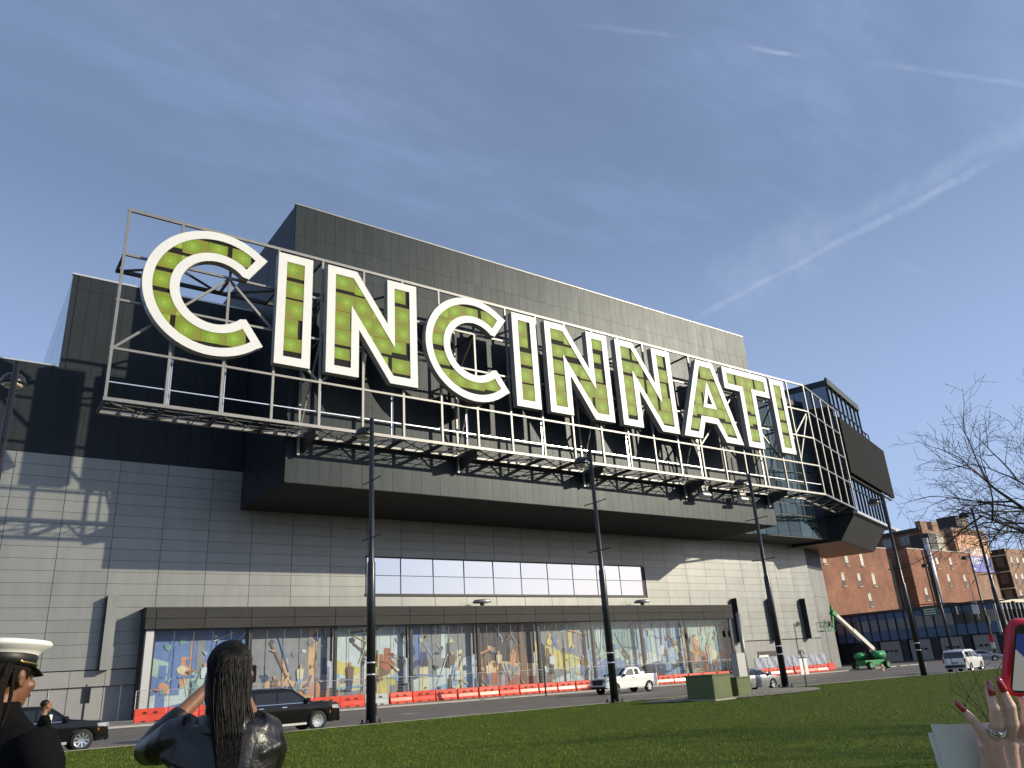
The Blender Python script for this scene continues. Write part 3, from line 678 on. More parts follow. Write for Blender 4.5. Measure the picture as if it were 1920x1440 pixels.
def letter(ch, x, label, out, inn, hole=None, hole_in=None, seed=0):
    root = thing('sign_letter', label, 'letter', T(x, YF, ZL), 'letters of the giant city sign')
    base = W[root]
    # white border: front ring plus sides
    loops = [out, inn] + ([hole, hole_in] if hole else [])
    bm = bmesh.new(); fill_face(bm, [out, inn], 0.0)
    if hole: fill_face(bm, [hole, hole_in], 0.0)
    for f in bm.faces: f.material_index = 0
    def skirt(P, y0, y1, mi):
        a = [bm.verts.new((q[0], y0, q[1])) for q in P]; b = [bm.verts.new((q[0], y1, q[1])) for q in P]
        for i in range(len(P)): bm.faces.new((a[i], b[i], b[(i+1) % len(P)], a[(i+1) % len(P)])).material_index = mi
    skirt(out, 0.0, DEP, 1); skirt(inn, 0.0, 0.14, 0)
    if hole: skirt(hole, 0.0, 0.14, 0); skirt(hole_in, 0.0, DEP, 1)
    bmob('border', bm, [MT['white_metal'], MT['letter_side']], root, base)
    bm = bmesh.new(); fill_face(bm, [out] + ([hole_in] if hole else []), DEP-0.03); bmob('back_plate', bm, MT['letter_side'], root, base)
    bm = bmesh.new(); fill_face(bm, [inn] + ([hole] if hole else []), 0.14); bmob('backing', bm, MT['led_back'], root, base)
    # display panels
    rr = random.Random(seed)
    xs_ = [p[0] for p in inn]; xa, xb = min(xs_), max(xs_)
    nx = max(1, round((xb-xa)/1.95)); cw = (xb-xa)/nx; z = 0.75; nz_ = 5
    for j in range(nz_):
        zb = 0.78+j*(H-1.56)/nz_; zt = zb+(H-1.56)/nz_
        g = (0.06, 0.75, 0.05, 0.6, 0.4)[(j*2+seed*3) % 5]
        for i in range(nx):
            cx0 = xa+cw*i+0.012; cx1 = xa+cw*(i+1)-(0.012 if rr.random() < 0.7 else 0.4)
            bm = bmesh.new(); fill_face(bm, [inn] + ([hole] if hole else []), 0.0)
            for co, no in (((cx0, 0, 0), (-1, 0, 0)), ((cx1, 0, 0), (1, 0, 0)), ((0, 0, zb+g*(0.5 if rr.random() < .8 else 1.0)), (0, 0, -1)), ((0, 0, zt-0.01), (0, 0, 1))):
                bmesh.ops.bisect_plane(bm, geom=bm.verts[:]+bm.edges[:]+bm.faces[:], plane_co=co, plane_no=no, clear_outer=True)
            if not bm.faces or sum(f.calc_area() for f in bm.faces) < 0.12: bm.free(); continue
            A = 0; c = Vector((0, 0, 0))
            for f in bm.faces: a = f.calc_area(); A += a; c += f.calc_center_median()*a
            c /= A
            bmesh.ops.dissolve_limit(bm, angle_limit=0.01, verts=bm.verts[:], edges=bm.edges[:])
            for v in bm.verts: v.co -= c
            ge = bmesh.ops.extrude_face_region(bm, geom=bm.faces[:])['geom']
            for v in ge:
                if isinstance(v, bmesh.types.BMVert): v.co.y -= 0.05
            bmob('display_panel', bm, MT['led'], root, base @ Matrix.Translation((c.x, 0.135, c.z)))
    return root
C_OUT, C_IN = c_shape()
SPEC = [('C', 8.94, 'green letter C, first and leftmost of the giant sign'), ('I', 20.1, 'green letter I between the first C and the first N'),
        ('N', 24.82, 'letter N just left of the middle C of the sign'), ('C', 35.05, 'second letter C, in the middle of the giant sign'),
        ('I', 46.1, 'letter I just right of the middle C of the sign'), ('N', 50.65, 'left one of the two neighbouring letters NN'),
        ('N', 61.45, 'right one of the two neighbouring letters NN, beside the A'), ('A', 71.72, 'letter A, the only one in the giant sign'),
        ('T', 81.1, 'letter T, the only one in the giant sign'), ('I', 91.3, 'last letter I at the right end of the sign')]
for i, (ch, x, lb) in enumerate(SPEC):
    lb = 'white-bordered ' + lb
    if ch == 'C': letter(ch, x, lb, C_OUT, C_IN, seed=i)
    elif ch == 'I': letter(ch, x, lb, rect(3.25), inset(rect(3.25), BW), seed=i)
    elif ch == 'N': letter(ch, x, lb, OUT_N, IN_N, seed=i)
    elif ch == 'T': letter(ch, x, lb, OUT_T, inset(OUT_T, BW), seed=i)
    else: letter(ch, x, lb, OUT_A, inset(OUT_A, BW), HOLE_A, inset(HOLE_A, 0.55), seed=i)
# ------------------------------------------------------------------ street lamps
def lamp_post(x, y, label, h=15.45, arms=True, bands=True, head_dir=1, gz_=None):
    z = gz(x, y)+0.1 if gz_ is None else gz_
    B = T(x, y, z); root = thing('street_lamp', label, 'street lamp', B, 'black street lamps')
    bm = bmesh.new(); tube(bm, [(0, 0, 0.05), (0, 0, 7.6), (0, 0, 7.75), (0, 0, h)], [0.235, 0.205, 0.15, 0.115], 18); bmob('pole', bm, MT['black_pole'], root, B, True)
    bm = bmesh.new(); box(bm, -0.4, 0.4, -0.4, 0.4, 0.0, 0.06)
    for sx in (-1, 1):
        for sy in (-1, 1): lathe(bm, [(0.05, 0.06), (0.05, 0.2), (0.0, 0.21)], 6, T(sx*0.31, sy*0.31, 0))
    bmob('base_plate', bm, MT['black_pole'], root, B)
    bm = bmesh.new(); box(bm, 0.15, 0.27, -0.12, 0.12, 0.35, 0.9); bmob('hand_hole_cover', bm, MT['black_pole'], root, B)
    bm = bmesh.new(); tube(bm, [(0, 0.05*head_dir, h-0.45), (0, 0.6*head_dir, h-0.4)], 0.07, 8); bmob('lamp_arm', bm, MT['black_pole'], root, B)
    hd = T(0, 0.95*head_dir, h-0.72)
    bm = bmesh.new(); lathe(bm, [(0.0, 0.52), (0.12, 0.51), (0.3, 0.44), (0.44, 0.3), (0.5, 0.1), (0.5, 0.0), (0.42, -0.02)], 20, hd)
    sh = bmob('lamp_shade', bm, MT['black_pole'], root, B, True)
    bm = bmesh.new(); lathe(bm, [(0.42, -0.02), (0.3, -0.12), (0.0, -0.16)], 16, hd); bmob('lens', bm, MT['lens'], sh, B, True)
    if arms:
        for zz in (8.9, 11.95):
            for s in (-1, 1):
                bm = bmesh.new(); tube(bm, [(0, s*0.1, zz), (0, s*1.0, zz+0.02)], 0.035, 7); lathe(bm, [(0.0, -0.06), (0.055, 0), (0.0, 0.06)], 8, T(0, s*1.0, zz+0.02)); bmob('banner_arm', bm, MT['black_pole'], root, B)
    if bands:
        for zz in (2.2, 2.75):
            bm = bmesh.new(); lathe(bm, [(0.236, zz), (0.236, zz+0.06)], 16); bmob('steel_band', bm, MT['conduit'], root, B)
    return root
MT['lens'] = mat('lens', (0.42, 0.38, 0.30), 0.25)
lamp_post(1.05, 36.5, 'tall black street lamp at the left edge of the photo, behind the white cap')
lamp_post(17.75, 36.9, 'tall black street lamp standing just right of the long-haired woman')
lamp_post(33.35, 36.6, 'tall black street lamp in front of the white pickup truck')
lamp_post(49.45, 36.4, 'tall black street lamp beside the silver sedan')
lamp_post(66.9, 35.6, 'tall black street lamp just right of the green boom lift', gz_=-0.5)
lamp_post(84.5, 36.0, 'tall black street lamp nearest the bare tree, in front of the poster', gz_=-0.55)
lamp_post(126.2, 62, 'far street lamp with a red sign, in front of the blue banded garage building', 14.9, False, False, gz_=-0.3)
lamp_post(137.8, 61, 'far street lamp carrying traffic signals by the white striped facade', 16.3, False, False, gz_=-0.3)

# ------------------------------------------------------------------ barriers and fence panels along the pavement
MT['barrier'] = mat('barrier', (0.66, 0.07, 0.035), 0.32, var=0.14, vscale=1.3, bump=0.006, bscale=5, rnd=0.06)
MT['barrier_grey'] = mat('barrier_grey', (0.42, 0.43, 0.42), 0.5, var=0.1)
MT['fence'] = mat('fence', (0.58, 0.57, 0.54), 0.35, 0.6)
MT['wire'] = mat('wire', (0.30, 0.30, 0.29), 0.5, 0.5)
MT['tarp'] = mat('tarp', (0.30, 0.33, 0.40), 0.45, var=0.15, vscale=1.2, bump=0.02, bscale=2.5)
def barrier_mesh(mt):
    bm = bmesh.new(); L = 1.08
    prof = [(-0.26, 0), (-0.26, 0.12), (-0.2, 0.22), (-0.13, 0.5), (-0.15, 0.56), (-0.11, 0.62), (-0.09, 0.92), (-0.05, 0.95), (0.05, 0.95), (0.09, 0.92), (0.11, 0.62), (0.15, 0.56), (0.13, 0.5), (0.2, 0.22), (0.26, 0.12), (0.26, 0)]
    xsn = [(-L-0.03, 0.8), (-L+0.02, 1.0), (L-0.02, 1.0), (L+0.03, 0.8)]; rings = []
    for x, s in xsn: rings.append([bm.verts.new((x, y*s, z*(0.5+0.5*s) if z > 0.3 else z)) for y, z in prof])
    for a, b in zip(rings, rings[1:]):
        for i in range(len(prof)): bm.faces.new((a[i], b[i], b[(i+1) % len(prof)], a[(i+1) % len(prof)]))
    bm.faces.new(rings[0]); bm.faces.new(rings[-1][::-1])
    for zz in (0.15, 0.35, 0.55, 0.75):           # interlocking knuckles
        lathe(bm, [(0.0, zz), (0.07, zz), (0.07, zz+0.1), (0.0, zz+0.1)], 8, T(L+0.04, 0, 0))
    return mesh(bm, 'barrier', mt)
BM_R = barrier_mesh(MT['barrier']); BM_G = barrier_mesh(MT['barrier_grey'])
bm = bmesh.new(); 
for x in (-0.45, 0.45): box(bm, x-0.13, x+0.13, -0.285, -0.255, 0.02, 0.11)
SLOT = mesh(bm, 'fork_slot', MT['black'])
bm = bmesh.new()
for x in (-0.38, 0.38): box(bm, x-0.12, x+0.12, -0.165, -0.1, 0.60, 0.72)
HOLE = mesh(bm, 'hole', MT['black'])
bm = bmesh.new(); w = 1.1; h = 1.32
for a, b in (((-w, 0, 0), (-w, 0, h)), ((w, 0, 0), (w, 0, h)), ((-w, 0, h), (w, 0, h)), ((-w, 0, 0.03), (w, 0, 0.03))): tube(bm, [a, b], 0.028, 6)
FRAME = mesh(bm, 'fence_frame', MT['fence'])
bm = bmesh.new()
for k in range(1, 15): tube(bm, [(-w+k*2*w/15, 0, 0.03), (-w+k*2*w/15, 0, h)], 0.005, 3, cap=False)
for k in range(1, 5): tube(bm, [(-w, 0, k*h/5), (w, 0, k*h/5)], 0.006, 3, cap=False)
WIRES = mesh(bm, 'fence_wires', MT['wire'])
bm = bmesh.new(); nx, nz = 16, 9; g = [[bm.verts.new((-w+2*w*i/nx, -0.14-0.05*math.sin(i*0.55+j*0.35)-0.015*math.sin(i*1.6-j*0.5), 0.05+j*(h-0.12)/nz)) for i in range(nx+1)] for j in range(nz+1)]
for j in range(nz):
    for i in range(nx): bm.faces.new((g[j][i], g[j][i+1], g[j+1][i+1], g[j+1][i]))
TARP = mesh(bm, 'tarp', MT['tarp'], True)
xb = 14.2; k = 0
ORD = ['first', 'second', 'third', 'fourth', 'fifth', 'sixth', 'seventh', 'eighth', 'ninth', 'tenth', 'eleventh', 'twelfth']
def ordinal(n):
    return ORD[n] if n < 12 else ['thirteenth', 'fourteenth', 'fifteenth', 'sixteenth', 'seventeenth', 'eighteenth', 'nineteenth', 'twentieth', 'twenty-first', 'twenty-second', 'twenty-third', 'twenty-fourth', 'twenty-fifth', 'twenty-sixth', 'twenty-seventh', 'twenty-eighth', 'twenty-ninth', 'thirtieth', 'thirty-first', 'thirty-second', 'thirty-third', 'thirty-fourth', 'thirty-fifth', 'thirty-sixth'][n-12]
MT['zip'] = MT['wire']
while xb < 96:
    yb = 67.3 - max(0, xb-30)*0.045 + random.uniform(-0.06, 0.06); rz = random.uniform(-0.07, 0.07)-0.04
    zb = gz(xb, yb)+0.12; B = T(xb, yb, zb, rz)
    grey = (k == 8)
    if k != 8:
        r = thing('plastic_barrier', 'red water-filled plastic barrier, %s from the left in the row' % ordinal(k if k < 8 else k-1), 'barrier', B, 'red plastic barriers along the pavement')
    else: r = thing('plastic_barrier', 'the single pale grey plastic barrier in the red row', 'barrier', B)
    ob('shell', BM_G if grey else BM_R, r, B); ob('fork_slot', SLOT, r, B); ob('hand_hole', HOLE, r, B)
    Bf = T(xb, yb+0.02, zb+0.9, rz)
    tp = (xb > 84)
    r = thing('fence_panel', ('fence panel hung with pale blue tarpaulin, %s from the left with tarp' % ordinal(int((xb-84)/2.33))) if tp else 'steel mesh fence panel fixed above the barriers, %s from the left' % ordinal(k), 'fence panel', Bf, 'fence panels hung with tarp' if tp else 'mesh fence panels above the barriers')
    ob('frame', FRAME, r, Bf); ob('wire_mesh', WIRES, r, Bf)
    if tp: ob('tarpaulin', TARP, r, Bf)
    xb += 2.33; k += 1
for i, (x, y, rz) in enumerate(((99.8, 66.6, 0.3), (102.2, 67.2, 0.2))):
    B = T(x, y, gz(x, y)+0.12, rz); r = thing('plastic_barrier', ('left' if i == 0 else 'right')+' one of two red barriers standing in shade behind the boom lift', 'barrier', B); ob('shell', BM_R, r, B); ob('fork_slot', SLOT, r, B)

# ------------------------------------------------------------------ vehicles
def paint(name, col, rough=0.22, coat=0.5): return mat(name, col, rough, 0.0, var=0.03, vscale=2, coat=coat, spec=0.5)
MT['car_black'] = paint('car_black', (0.007, 0.007, 0.008), 0.10, 0.0); MT['car_white'] = paint('car_white', (0.74, 0.74, 0.72)); MT['car_silver'] = mat('car_silver', (0.33, 0.34, 0.35), 0.3, 0.6, coat=0.6)
MT['car_glass'] = mat('car_glass', (0.016, 0.018, 0.02), 0.04, 0.0, spec=0.7); MT['tyre'] = mat('tyre', (0.016, 0.016, 0.016), 0.8, bump=0.002, bscale=60, world=False); MT['rim'] = mat('rim', (0.72, 0.72, 0.72), 0.22, 0.9)
MT['chrome'] = mat('chrome', (0.8, 0.8, 0.8), 0.1, 1.0); MT['plastic'] = mat('plastic', (0.02, 0.02, 0.02), 0.6); MT['headlamp'] = mat('headlamp', (0.38, 0.39, 0.41), 0.08, 0.5, coat=1); MT['taillamp'] = mat('taillamp', (0.45, 0.02, 0.02), 0.2, coat=1); MT['amber'] = mat('amber', (0.55, 0.16, 0.02), 0.3)
def lerp(tab, x):
    if x <= tab[0][0]: return tab[0][1]
    for (a, b), (c, d) in zip(tab, tab[1:]):
        if x <= c: return b+(d-b)*(x-a)/(c-a) if c > a else d
    return tab[-1][1]
def wheel(par, B, x, y, r, wd, spokes, rimmat, side):
    Mw = B @ T(x, y, r)
    bm = bmesh.new(); lathe(bm, [(r*0.66, -wd/2), (r*0.93, -wd/2), (r, -wd*0.36), (r, wd*0.36), (r*0.93, wd/2), (r*0.66, wd/2)], 30, axis='Y', cap=False)
    w = bmob('wheel', bm, MT['tyre'], par, Mw, True)
    bm = bmesh.new(); s = side
    lathe(bm, [(r*0.67, s*wd*0.47), (r*0.60, s*wd*0.44), (r*0.57, s*wd*0.15), (r*0.02, s*wd*0.12)], 30, axis='Y', cap=False)
    bmob('rim_barrel', bm, rimmat, w, Mw, True)
    bm = bmesh.new()
    for k in range(spokes):
        a = 2*math.pi*k/spokes; ca, sa = math.cos(a), math.sin(a); q = r*0.055
        pts = []
        for (rr, hw_, yy) in ((0.10*r, q*1.3, wd*0.40), (0.61*r, q*1.9, wd*0.46)):
            for e in (-1, 1): pts.append((ca*rr-sa*hw_*e, s*yy, sa*rr+ca*hw_*e))
        vs_ = [bm.verts.new(p) for p in pts] + [bm.verts.new((p[0], p[1]-s*wd*0.14, p[2])) for p in pts]
        for f in ((0, 1, 3, 2), (4, 6, 7, 5), (0, 4, 5, 1), (2, 3, 7, 6), (0, 2, 6, 4), (1, 5, 7, 3)): bm.faces.new([vs_[i] for i in f])
    lathe(bm, [(0.0, s*wd*0.44), (r*0.09, s*wd*0.43), (r*0.13, s*wd*0.36), (r*0.13, s*wd*0.2)], 12, axis='Y')
    bmob('spokes', bm, rimmat, w, Mw)
def car(name, label, cat, B, S):
    root = thing(name, label, cat, B); top = S['top']; belt = S['belt']; hwid = S['w']/2; xr, xf = top[0][0], top[-1][0]
    R_ = S['r']; ra = R_*1.17; axles = S['axles']; clr = S.get('clr', 0.3)
    roof = max(z for _, z in top)
    def zt(x): return lerp(top, x)
    def taper(x):
        d = min(xf-x, x-xr); e = S.get('round', 0.55); return 1-0.13*max(0, 1-d/e)**2
    def hw(z, x):
        if z <= belt: t = (belt-z)/(belt-clr); v = hwid*(1-0.055*max(0, t-0.35)**2*2.2 - 0.012*(1-min(1, t*4)))
        else: v = hwid*(0.985-S.get('tumble', 0.20)*(z-belt)/max(0.3, roof-belt))
        return v*taper(x)
    def zb(x):
        z = clr
        for a in axles:
            if abs(x-a) < ra: z = max(z, R_*0.98+math.sqrt(max(0, ra*ra-(x-a)**2)))
        if xf-x < 0.5: z = max(z, clr+0.12*(1-(xf-x)/0.5))
        return min(z, zt(x)-0.12)
    st = sorted(set([round(t, 3) for t in [p[0] for p in top] + list(np.linspace(xr, xf, 40)) + [a+ra*math.cos(t) for a in axles for t in np.linspace(0, math.pi, 15)]]))
    bm = bmesh.new(); rings = []
    for x in st:
        b, t_ = zb(x), zt(x); lim = min(belt, t_-0.05)
        zs = [b]+[b+(lim-b)*f for f in (0.25, 0.5, 0.75, 1.0)]
        hi = t_-lim; zs += [lim+hi*f for f in (0.35, 0.7)]
        half = [(hw(z, x), z) for z in zs]
        e = hw(lim+hi*0.9, x); half += [(e*0.985, lim+hi*0.9), (e*0.95, t_-0.012), (e*0.86, t_), (e*0.4, t_+0.018)]
        ring = [bm.verts.new((x, -y, z)) for y, z in half]+[bm.verts.new((x, y, z)) for y, z in half[::-1]]; rings.append(ring)
    for a, b in zip(rings, rings[1:]):
        for i in range(len(a)-1): bm.faces.new((a[i], b[i], b[i+1], a[i+1]))
    bm.faces.new(rings[0]); bm.faces.new(rings[-1][::-1])
    body = bmob('body', bm, S['paint'], root, B, True)
    bm = bmesh.new(); box(bm, xr+0.15, xf-0.2, -hwid*0.86, hwid*0.86, clr+0.02, min(belt-0.25, 0.9)); bmob('underbody', bm, MT['plastic'], root, B)
    def side_patch(nm, P, mt, off=0.007, par=root, sides=(-1, 1), thick=0.0):
        for s in sides:
            bm = bmesh.new(); vs_ = [bm.verts.new((x, s*(hw(z, x)+off), z)) for x, z in P]; bm.faces.new(vs_)
            if thick:
                g_ = bmesh.ops.extrude_face_region(bm, geom=bm.faces[:])['geom']
                for v in g_:
                    if isinstance(v, bmesh.types.BMVert): v.co.y += s*thick
            bmob(nm, bm, mt, par, B)
    for P in S['windows']: side_patch('side_window', P, MT['car_glass'])
    def top_patch(nm, xa, xb_, mt, f=0.84, lift=0.012):
        bm = bmesh.new(); vs_ = []
        for x, sg in ((xa, -1), (xb_, -1), (xb_, 1), (xa, 1)):
            y = hw(zt(x)*0.97, x)*f*sg; vs_.append(bm.verts.new((x+S.get('wsx', 0)*0, y, zt(x)+lift)))
        bm.faces.new(vs_); bmob(nm, bm, mt, root, B)
    top_patch('windshield', S['ws'][0], S['ws'][1], MT['car_glass'])
    if S.get('rw'):
        if S['rw'][0] == 'flat':
            _, z0, z1, y_ = S['rw']; bm = bmesh.new()
            def xat(z):
                for x in np.linspace(xr, xr+0.8, 160):
                    if zt(x) >= z: return x
                return xr
            vs_ = [bm.verts.new((xat(z)-0.012, s*y_*hwid, z)) for z, s in ((z0, -1), (z0, 1), (z1, 1), (z1, -1))]; bm.faces.new(vs_); bmob('rear_window', bm, MT['car_glass'], root, B)
        else: top_patch('rear_window', S['rw'][0], S['rw'][1], MT['car_glass'])
    for x in S.get('seams', []): side_patch('door_seam', [(x-0.006, clr+0.12), (x+0.006, clr+0.12), (x+0.006, belt-0.02), (x-0.006, belt-0.02)], MT['black'], 0.004)
    for x in S.get('handles', []): side_patch('door_handle', [(x-0.11, belt-0.16), (x+0.11, belt-0.16), (x+0.11, belt-0.125), (x-0.11, belt-0.125)], S.get('handle_mat', S['paint']), 0.03)
    if S.get('trim'): side_patch('window_trim', [(S['trim'][0], belt-0.01), (S['trim'][1], belt-0.01), (S['trim'][1], belt+0.015), (S['trim'][0], belt+0.015)], MT['chrome'], 0.009)
    if S.get('step'):
        for s in (-1, 1): bm = bmesh.new(); box(bm, axles[0]+ra+0.05, axles[1]-ra-0.05, s*hwid*0.94-0.06, s*hwid*0.94+0.1, clr-0.02, clr+0.07); bmob('running_board', bm, S['step'], root, B)
    for s in (-1, 1):   # mirrors
        xm = S['ws'][0]-0.12; bm = bmesh.new(); y0 = s*hw(belt, xm)
        box(bm, xm-0.1, xm+0.1, min(y0, y0+s*0.24), max(y0, y0+s*0.24), belt-0.02, belt+0.2); bmesh.ops.bevel(bm, geom=bm.edges[:], offset=0.04, segments=2, affect='EDGES')
        bmob('mirror', bm, S.get('mirror_mat', S['paint']), root, B, True)
    fz = S['front']   # (z0 grille, z1 grille, lamp z0, lamp z1)
    bm = bmesh.new(); box(bm, xf-0.06, xf+0.015, -hwid*0.58, hwid*0.58, fz[0], fz[1]); gr = bmob('grille', bm, S.get('grille_mat', MT['plastic']), root, B)
    for q in range(4):
        zq = fz[0]+(fz[1]-fz[0])*(q+0.5)/4; bm = bmesh.new(); box(bm, xf+0.012, xf+0.03, -hwid*0.55, hwid*0.55, zq-0.014, zq+0.014); bmob('slat', bm, S.get('slat_mat', MT['chrome']), gr, B)
    bm = bmesh.new(); box(bm, xf-0.15, xf+0.04, -hwid*0.86, hwid*0.86, clr+0.02, clr+0.26); bmesh.ops.bevel(bm, geom=bm.edges[:], offset=0.05, segments=2, affect='EDGES'); bmob('front_bumper', bm, S.get('bumper_mat', S['paint']), root, B, True)
    bm = bmesh.new(); box(bm, xr-0.05, xr+0.14, -hwid*0.86, hwid*0.86, clr+0.05, clr+0.32); bmesh.ops.bevel(bm, geom=bm.edges[:], offset=0.05, segments=2, affect='EDGES'); bmob('rear_bumper', bm, S.get('rbumper_mat', S.get('bumper_mat', S['paint'])), root, B, True)
    bm = bmesh.new(); box(bm, xr-0.02, xr+0.0, -0.28, 0.28, (clr+belt)/2-0.02, (clr+belt)/2+0.12); bmob('plate', bm, MT['base_panel'], root, B)
    for s in (-1, 1):
        ln = 0.42; P = []
        bm = bmesh.new(); n = 7; a_ = []; b_ = []
        for i in range(n+1):
            t = i/n
            if t < 0.45: xx = xf+0.012-0.02*t; yy = s*hwid*(0.6+0.27*t/0.45)
            else: xx = xf-0.0-ln*(t-0.45)/0.55; yy = s*(hw(fz[2], min(xx, xf-0.02))+0.012)
            a_.append(bm.verts.new((xx, yy, fz[2]+0.06*t))); b_.append(bm.verts.new((xx-0.03, yy, fz[3])))
        for i in range(n): bm.faces.new((a_[i], a_[i+1], b_[i+1], b_[i]))
        bmob('headlight', bm, MT['headlamp'], root, B)
        z0, z1 = S['tail']; bm = bmesh.new(); box(bm, xr-0.02, xr+0.24, s*hwid*0.87-0.06, s*hwid*0.87+0.085, z0, z1); bmob('taillight', bm, MT['taillamp'], root, B)
        side_s = -1 if s < 0 else 1
        bm = bmesh.new(); yy = s*(hw(0.75, axles[1]+ra+0.12)+0.004); box(bm, axles[1]+ra+0.06, axles[1]+ra+0.10, min(yy, yy+s*0.006), max(yy, yy+s*0.006), 0.72, 0.82); bmob('side_marker', bm, MT['amber'], root, B)
        for a in axles: wheel(root, B, a, s*(hwid-S.get('tw', 0.26)/2-0.015), R_, S.get('tw', 0.26), S.get('spokes', 10), S.get('rim', MT['rim']), s)
    for fn in S.get('extra', []): fn(root, B, S, hw, zt)
    return root
def roof_rails(root, B, S, hw, zt):
    for s in (-1, 1):
        y = s*hw(zt(-0.5), -0.5)*0.86; bm = bmesh.new(); tube(bm, [(-2.2, y, zt(-2.2)-0.02), (-2.0, y, zt(-2.0)+0.06), (0.0, y, zt(0)+0.06), (0.25, y, zt(0.25)-0.02)], 0.022, 6); bmob('roof_rail', bm, MT['chrome'], root, B)
SUB = dict(top=[(-2.86, 0.62), (-2.85, 1.15), (-2.70, 1.72), (-2.5, 1.86), (-1, 1.92), (0.25, 1.90), (0.6, 1.84), (1.32, 1.31), (1.5, 1.27), (2.5, 1.21), (2.80, 1.12), (2.87, 0.74)], belt=1.24, w=2.06, r=0.43, axles=(-1.66, 1.75), clr=0.32, paint=MT['car_black'],
    windows=[[(-2.45, 1.27), (-1.3, 1.27), (-1.3, 1.72), (-2.4, 1.70)], [(-1.22, 1.27), (-0.25, 1.27), (-0.25, 1.74), (-1.22, 1.73)], [(-0.17, 1.27), (1.12, 1.27), (1.0, 1.38), (0.5, 1.72), (-0.17, 1.74)]], ws=(1.30, 0.66), rw=('flat', 1.25, 1.68, 0.75), seams=(-1.26, -0.2, 1.05), handles=(-0.95, 0.12), handle_mat=MT['chrome'],
    trim=(-2.45, 1.12), step=MT['alu'], front=(0.72, 1.02, 0.86, 1.06), tail=(0.9, 1.5), spokes=12, extra=[roof_rails])
car('parked_suv', 'long black SUV with chrome trim right of the woman in the leather jacket', 'suv', T(13.45, 38.2, gz(13.4, 38.2)), SUB)
LIN = dict(SUB); LIN.update(top=[(-2.5, 0.62), (-2.49, 1.1), (-2.32, 1.6), (-2.1, 1.74), (-1, 1.78), (0.05, 1.75), (0.4, 1.68), (1.05, 1.22), (1.3, 1.17), (2.25, 1.07), (2.45, 0.95), (2.52, 0.7)], belt=1.14, w=2.02, axles=(-1.45, 1.58), r=0.41, windows=[[(-2.1, 1.18), (-1.1, 1.18), (-1.1, 1.6), (-2.0, 1.55)], [(-1.02, 1.18), (-0.15, 1.18), (-0.15, 1.62), (-1.02, 1.61)], [(-0.07, 1.18), (0.9, 1.18), (0.8, 1.26), (0.35, 1.57), (-0.07, 1.62)]], ws=(1.03, 0.45), rw=('flat', 1.2, 1.55, 0.75), seams=(-1.06, -0.11, 0.85), handles=(-0.85, 0.1), trim=(-2.1, 0.9), front=(0.68, 0.95, 0.82, 1.0), tail=(0.8, 1.1), spokes=9, extra=[])
car('black_suv', 'black SUV nosing out from behind the person in the white cap', 'suv', T(3.85, 38.35, gz(3.8, 38.3)), LIN)
def bed(root, B, S, hw, zt):
    bm = bmesh.new(); box(bm, -2.8, -1.05, -0.82, 0.82, 1.36, 1.40); bmob('bed_liner', bm, MT['plastic'], root, B)
    bm = bmesh.new(); box(bm, -1.5, -1.05, -0.9, 0.9, 1.36, 1.58); bmesh.ops.bevel(bm, geom=bm.edges[:], offset=0.03, segments=1, affect='EDGES'); bmob('tool_box', bm, MT['car_white'], root, B)
    bm = bmesh.new(); lathe(bm, [(0.09, 1.97), (0.09, 2.06), (0.05, 2.11), (0, 2.12)], 12, T(-0.5, 0, 0)); bmob('beacon', bm, MT['amber'], root, B)
PKP = dict(top=[(-2.95, 0.72), (-2.94, 1.33), (-2.9, 1.37), (-1.02, 1.38), (-1.0, 1.40), (-0.93, 1.86), (-0.8, 1.94), (-0.2, 1.97), (0.25, 1.94), (0.45, 1.89), (1.2, 1.36), (1.35, 1.32), (2.6, 1.23), (2.86, 1.14), (2.95, 0.8)], belt=1.28, w=2.03, r=0.40, axles=(-1.78, 1.9), clr=0.42, paint=MT['car_white'], tumble=0.17, round=0.35,
    windows=[[(-0.8, 1.36), (-0.27, 1.36), (-0.27, 1.8), (-0.72, 1.8)], [(-0.2, 1.34), (0.98, 1.34), (0.85, 1.42), (0.36, 1.78), (-0.2, 1.81)]], ws=(1.17, 0.5), rw=None, seams=(-0.98, -0.24, 0.95), handles=(-0.05,), handle_mat=MT['plastic'], front=(0.72, 1.12, 0.9, 1.12), grille_mat=MT['black'], slat_mat=MT['plastic'], bumper_mat=MT['plastic'], mirror_mat=MT['plastic'], tail=(0.85, 1.3), spokes=6, extra=[bed])
car('pickup_truck', 'white extended-cab pickup truck with black grille and amber roof beacon', 'pickup truck', T(49.1, 52.4, gz(49, 52), R(180)) @ Matrix.Scale(1.06, 4), PKP)
SED = dict(top=[(-2.45, 0.55), (-2.43, 0.95), (-2.2, 1.05), (-1.7, 1.10), (-0.85, 1.40), (-0.3, 1.46), (0.15, 1.46), (0.4, 1.43), (1.2, 1.02), (1.4, 0.97), (2.2, 0.84), (2.4, 0.72), (2.46, 0.5)], belt=0.97, w=1.88, r=0.345, axles=(-1.42, 1.45), clr=0.22, paint=MT['car_silver'], tumble=0.26,
    windows=[[(-1.45, 1.02), (-0.5, 1.0), (-0.5, 1.34), (-0.85, 1.31)], [(-0.43, 1.0), (1.0, 1.0), (0.9, 1.06), (0.4, 1.33), (-0.43, 1.36)]], ws=(1.18, 0.44), rw=(-1.62, -0.9), seams=(-0.47, 0.95), handles=(-0.75, 0.3), front=(0.42, 0.66, 0.6, 0.76), tail=(0.78, 0.98), spokes=5, trim=(-1.45, 1.0))
car('sedan', 'silver sedan passing behind the green utility cabinets', 'sedan', T(48.4, 38.6, gz(48.4, 38.6)), SED)
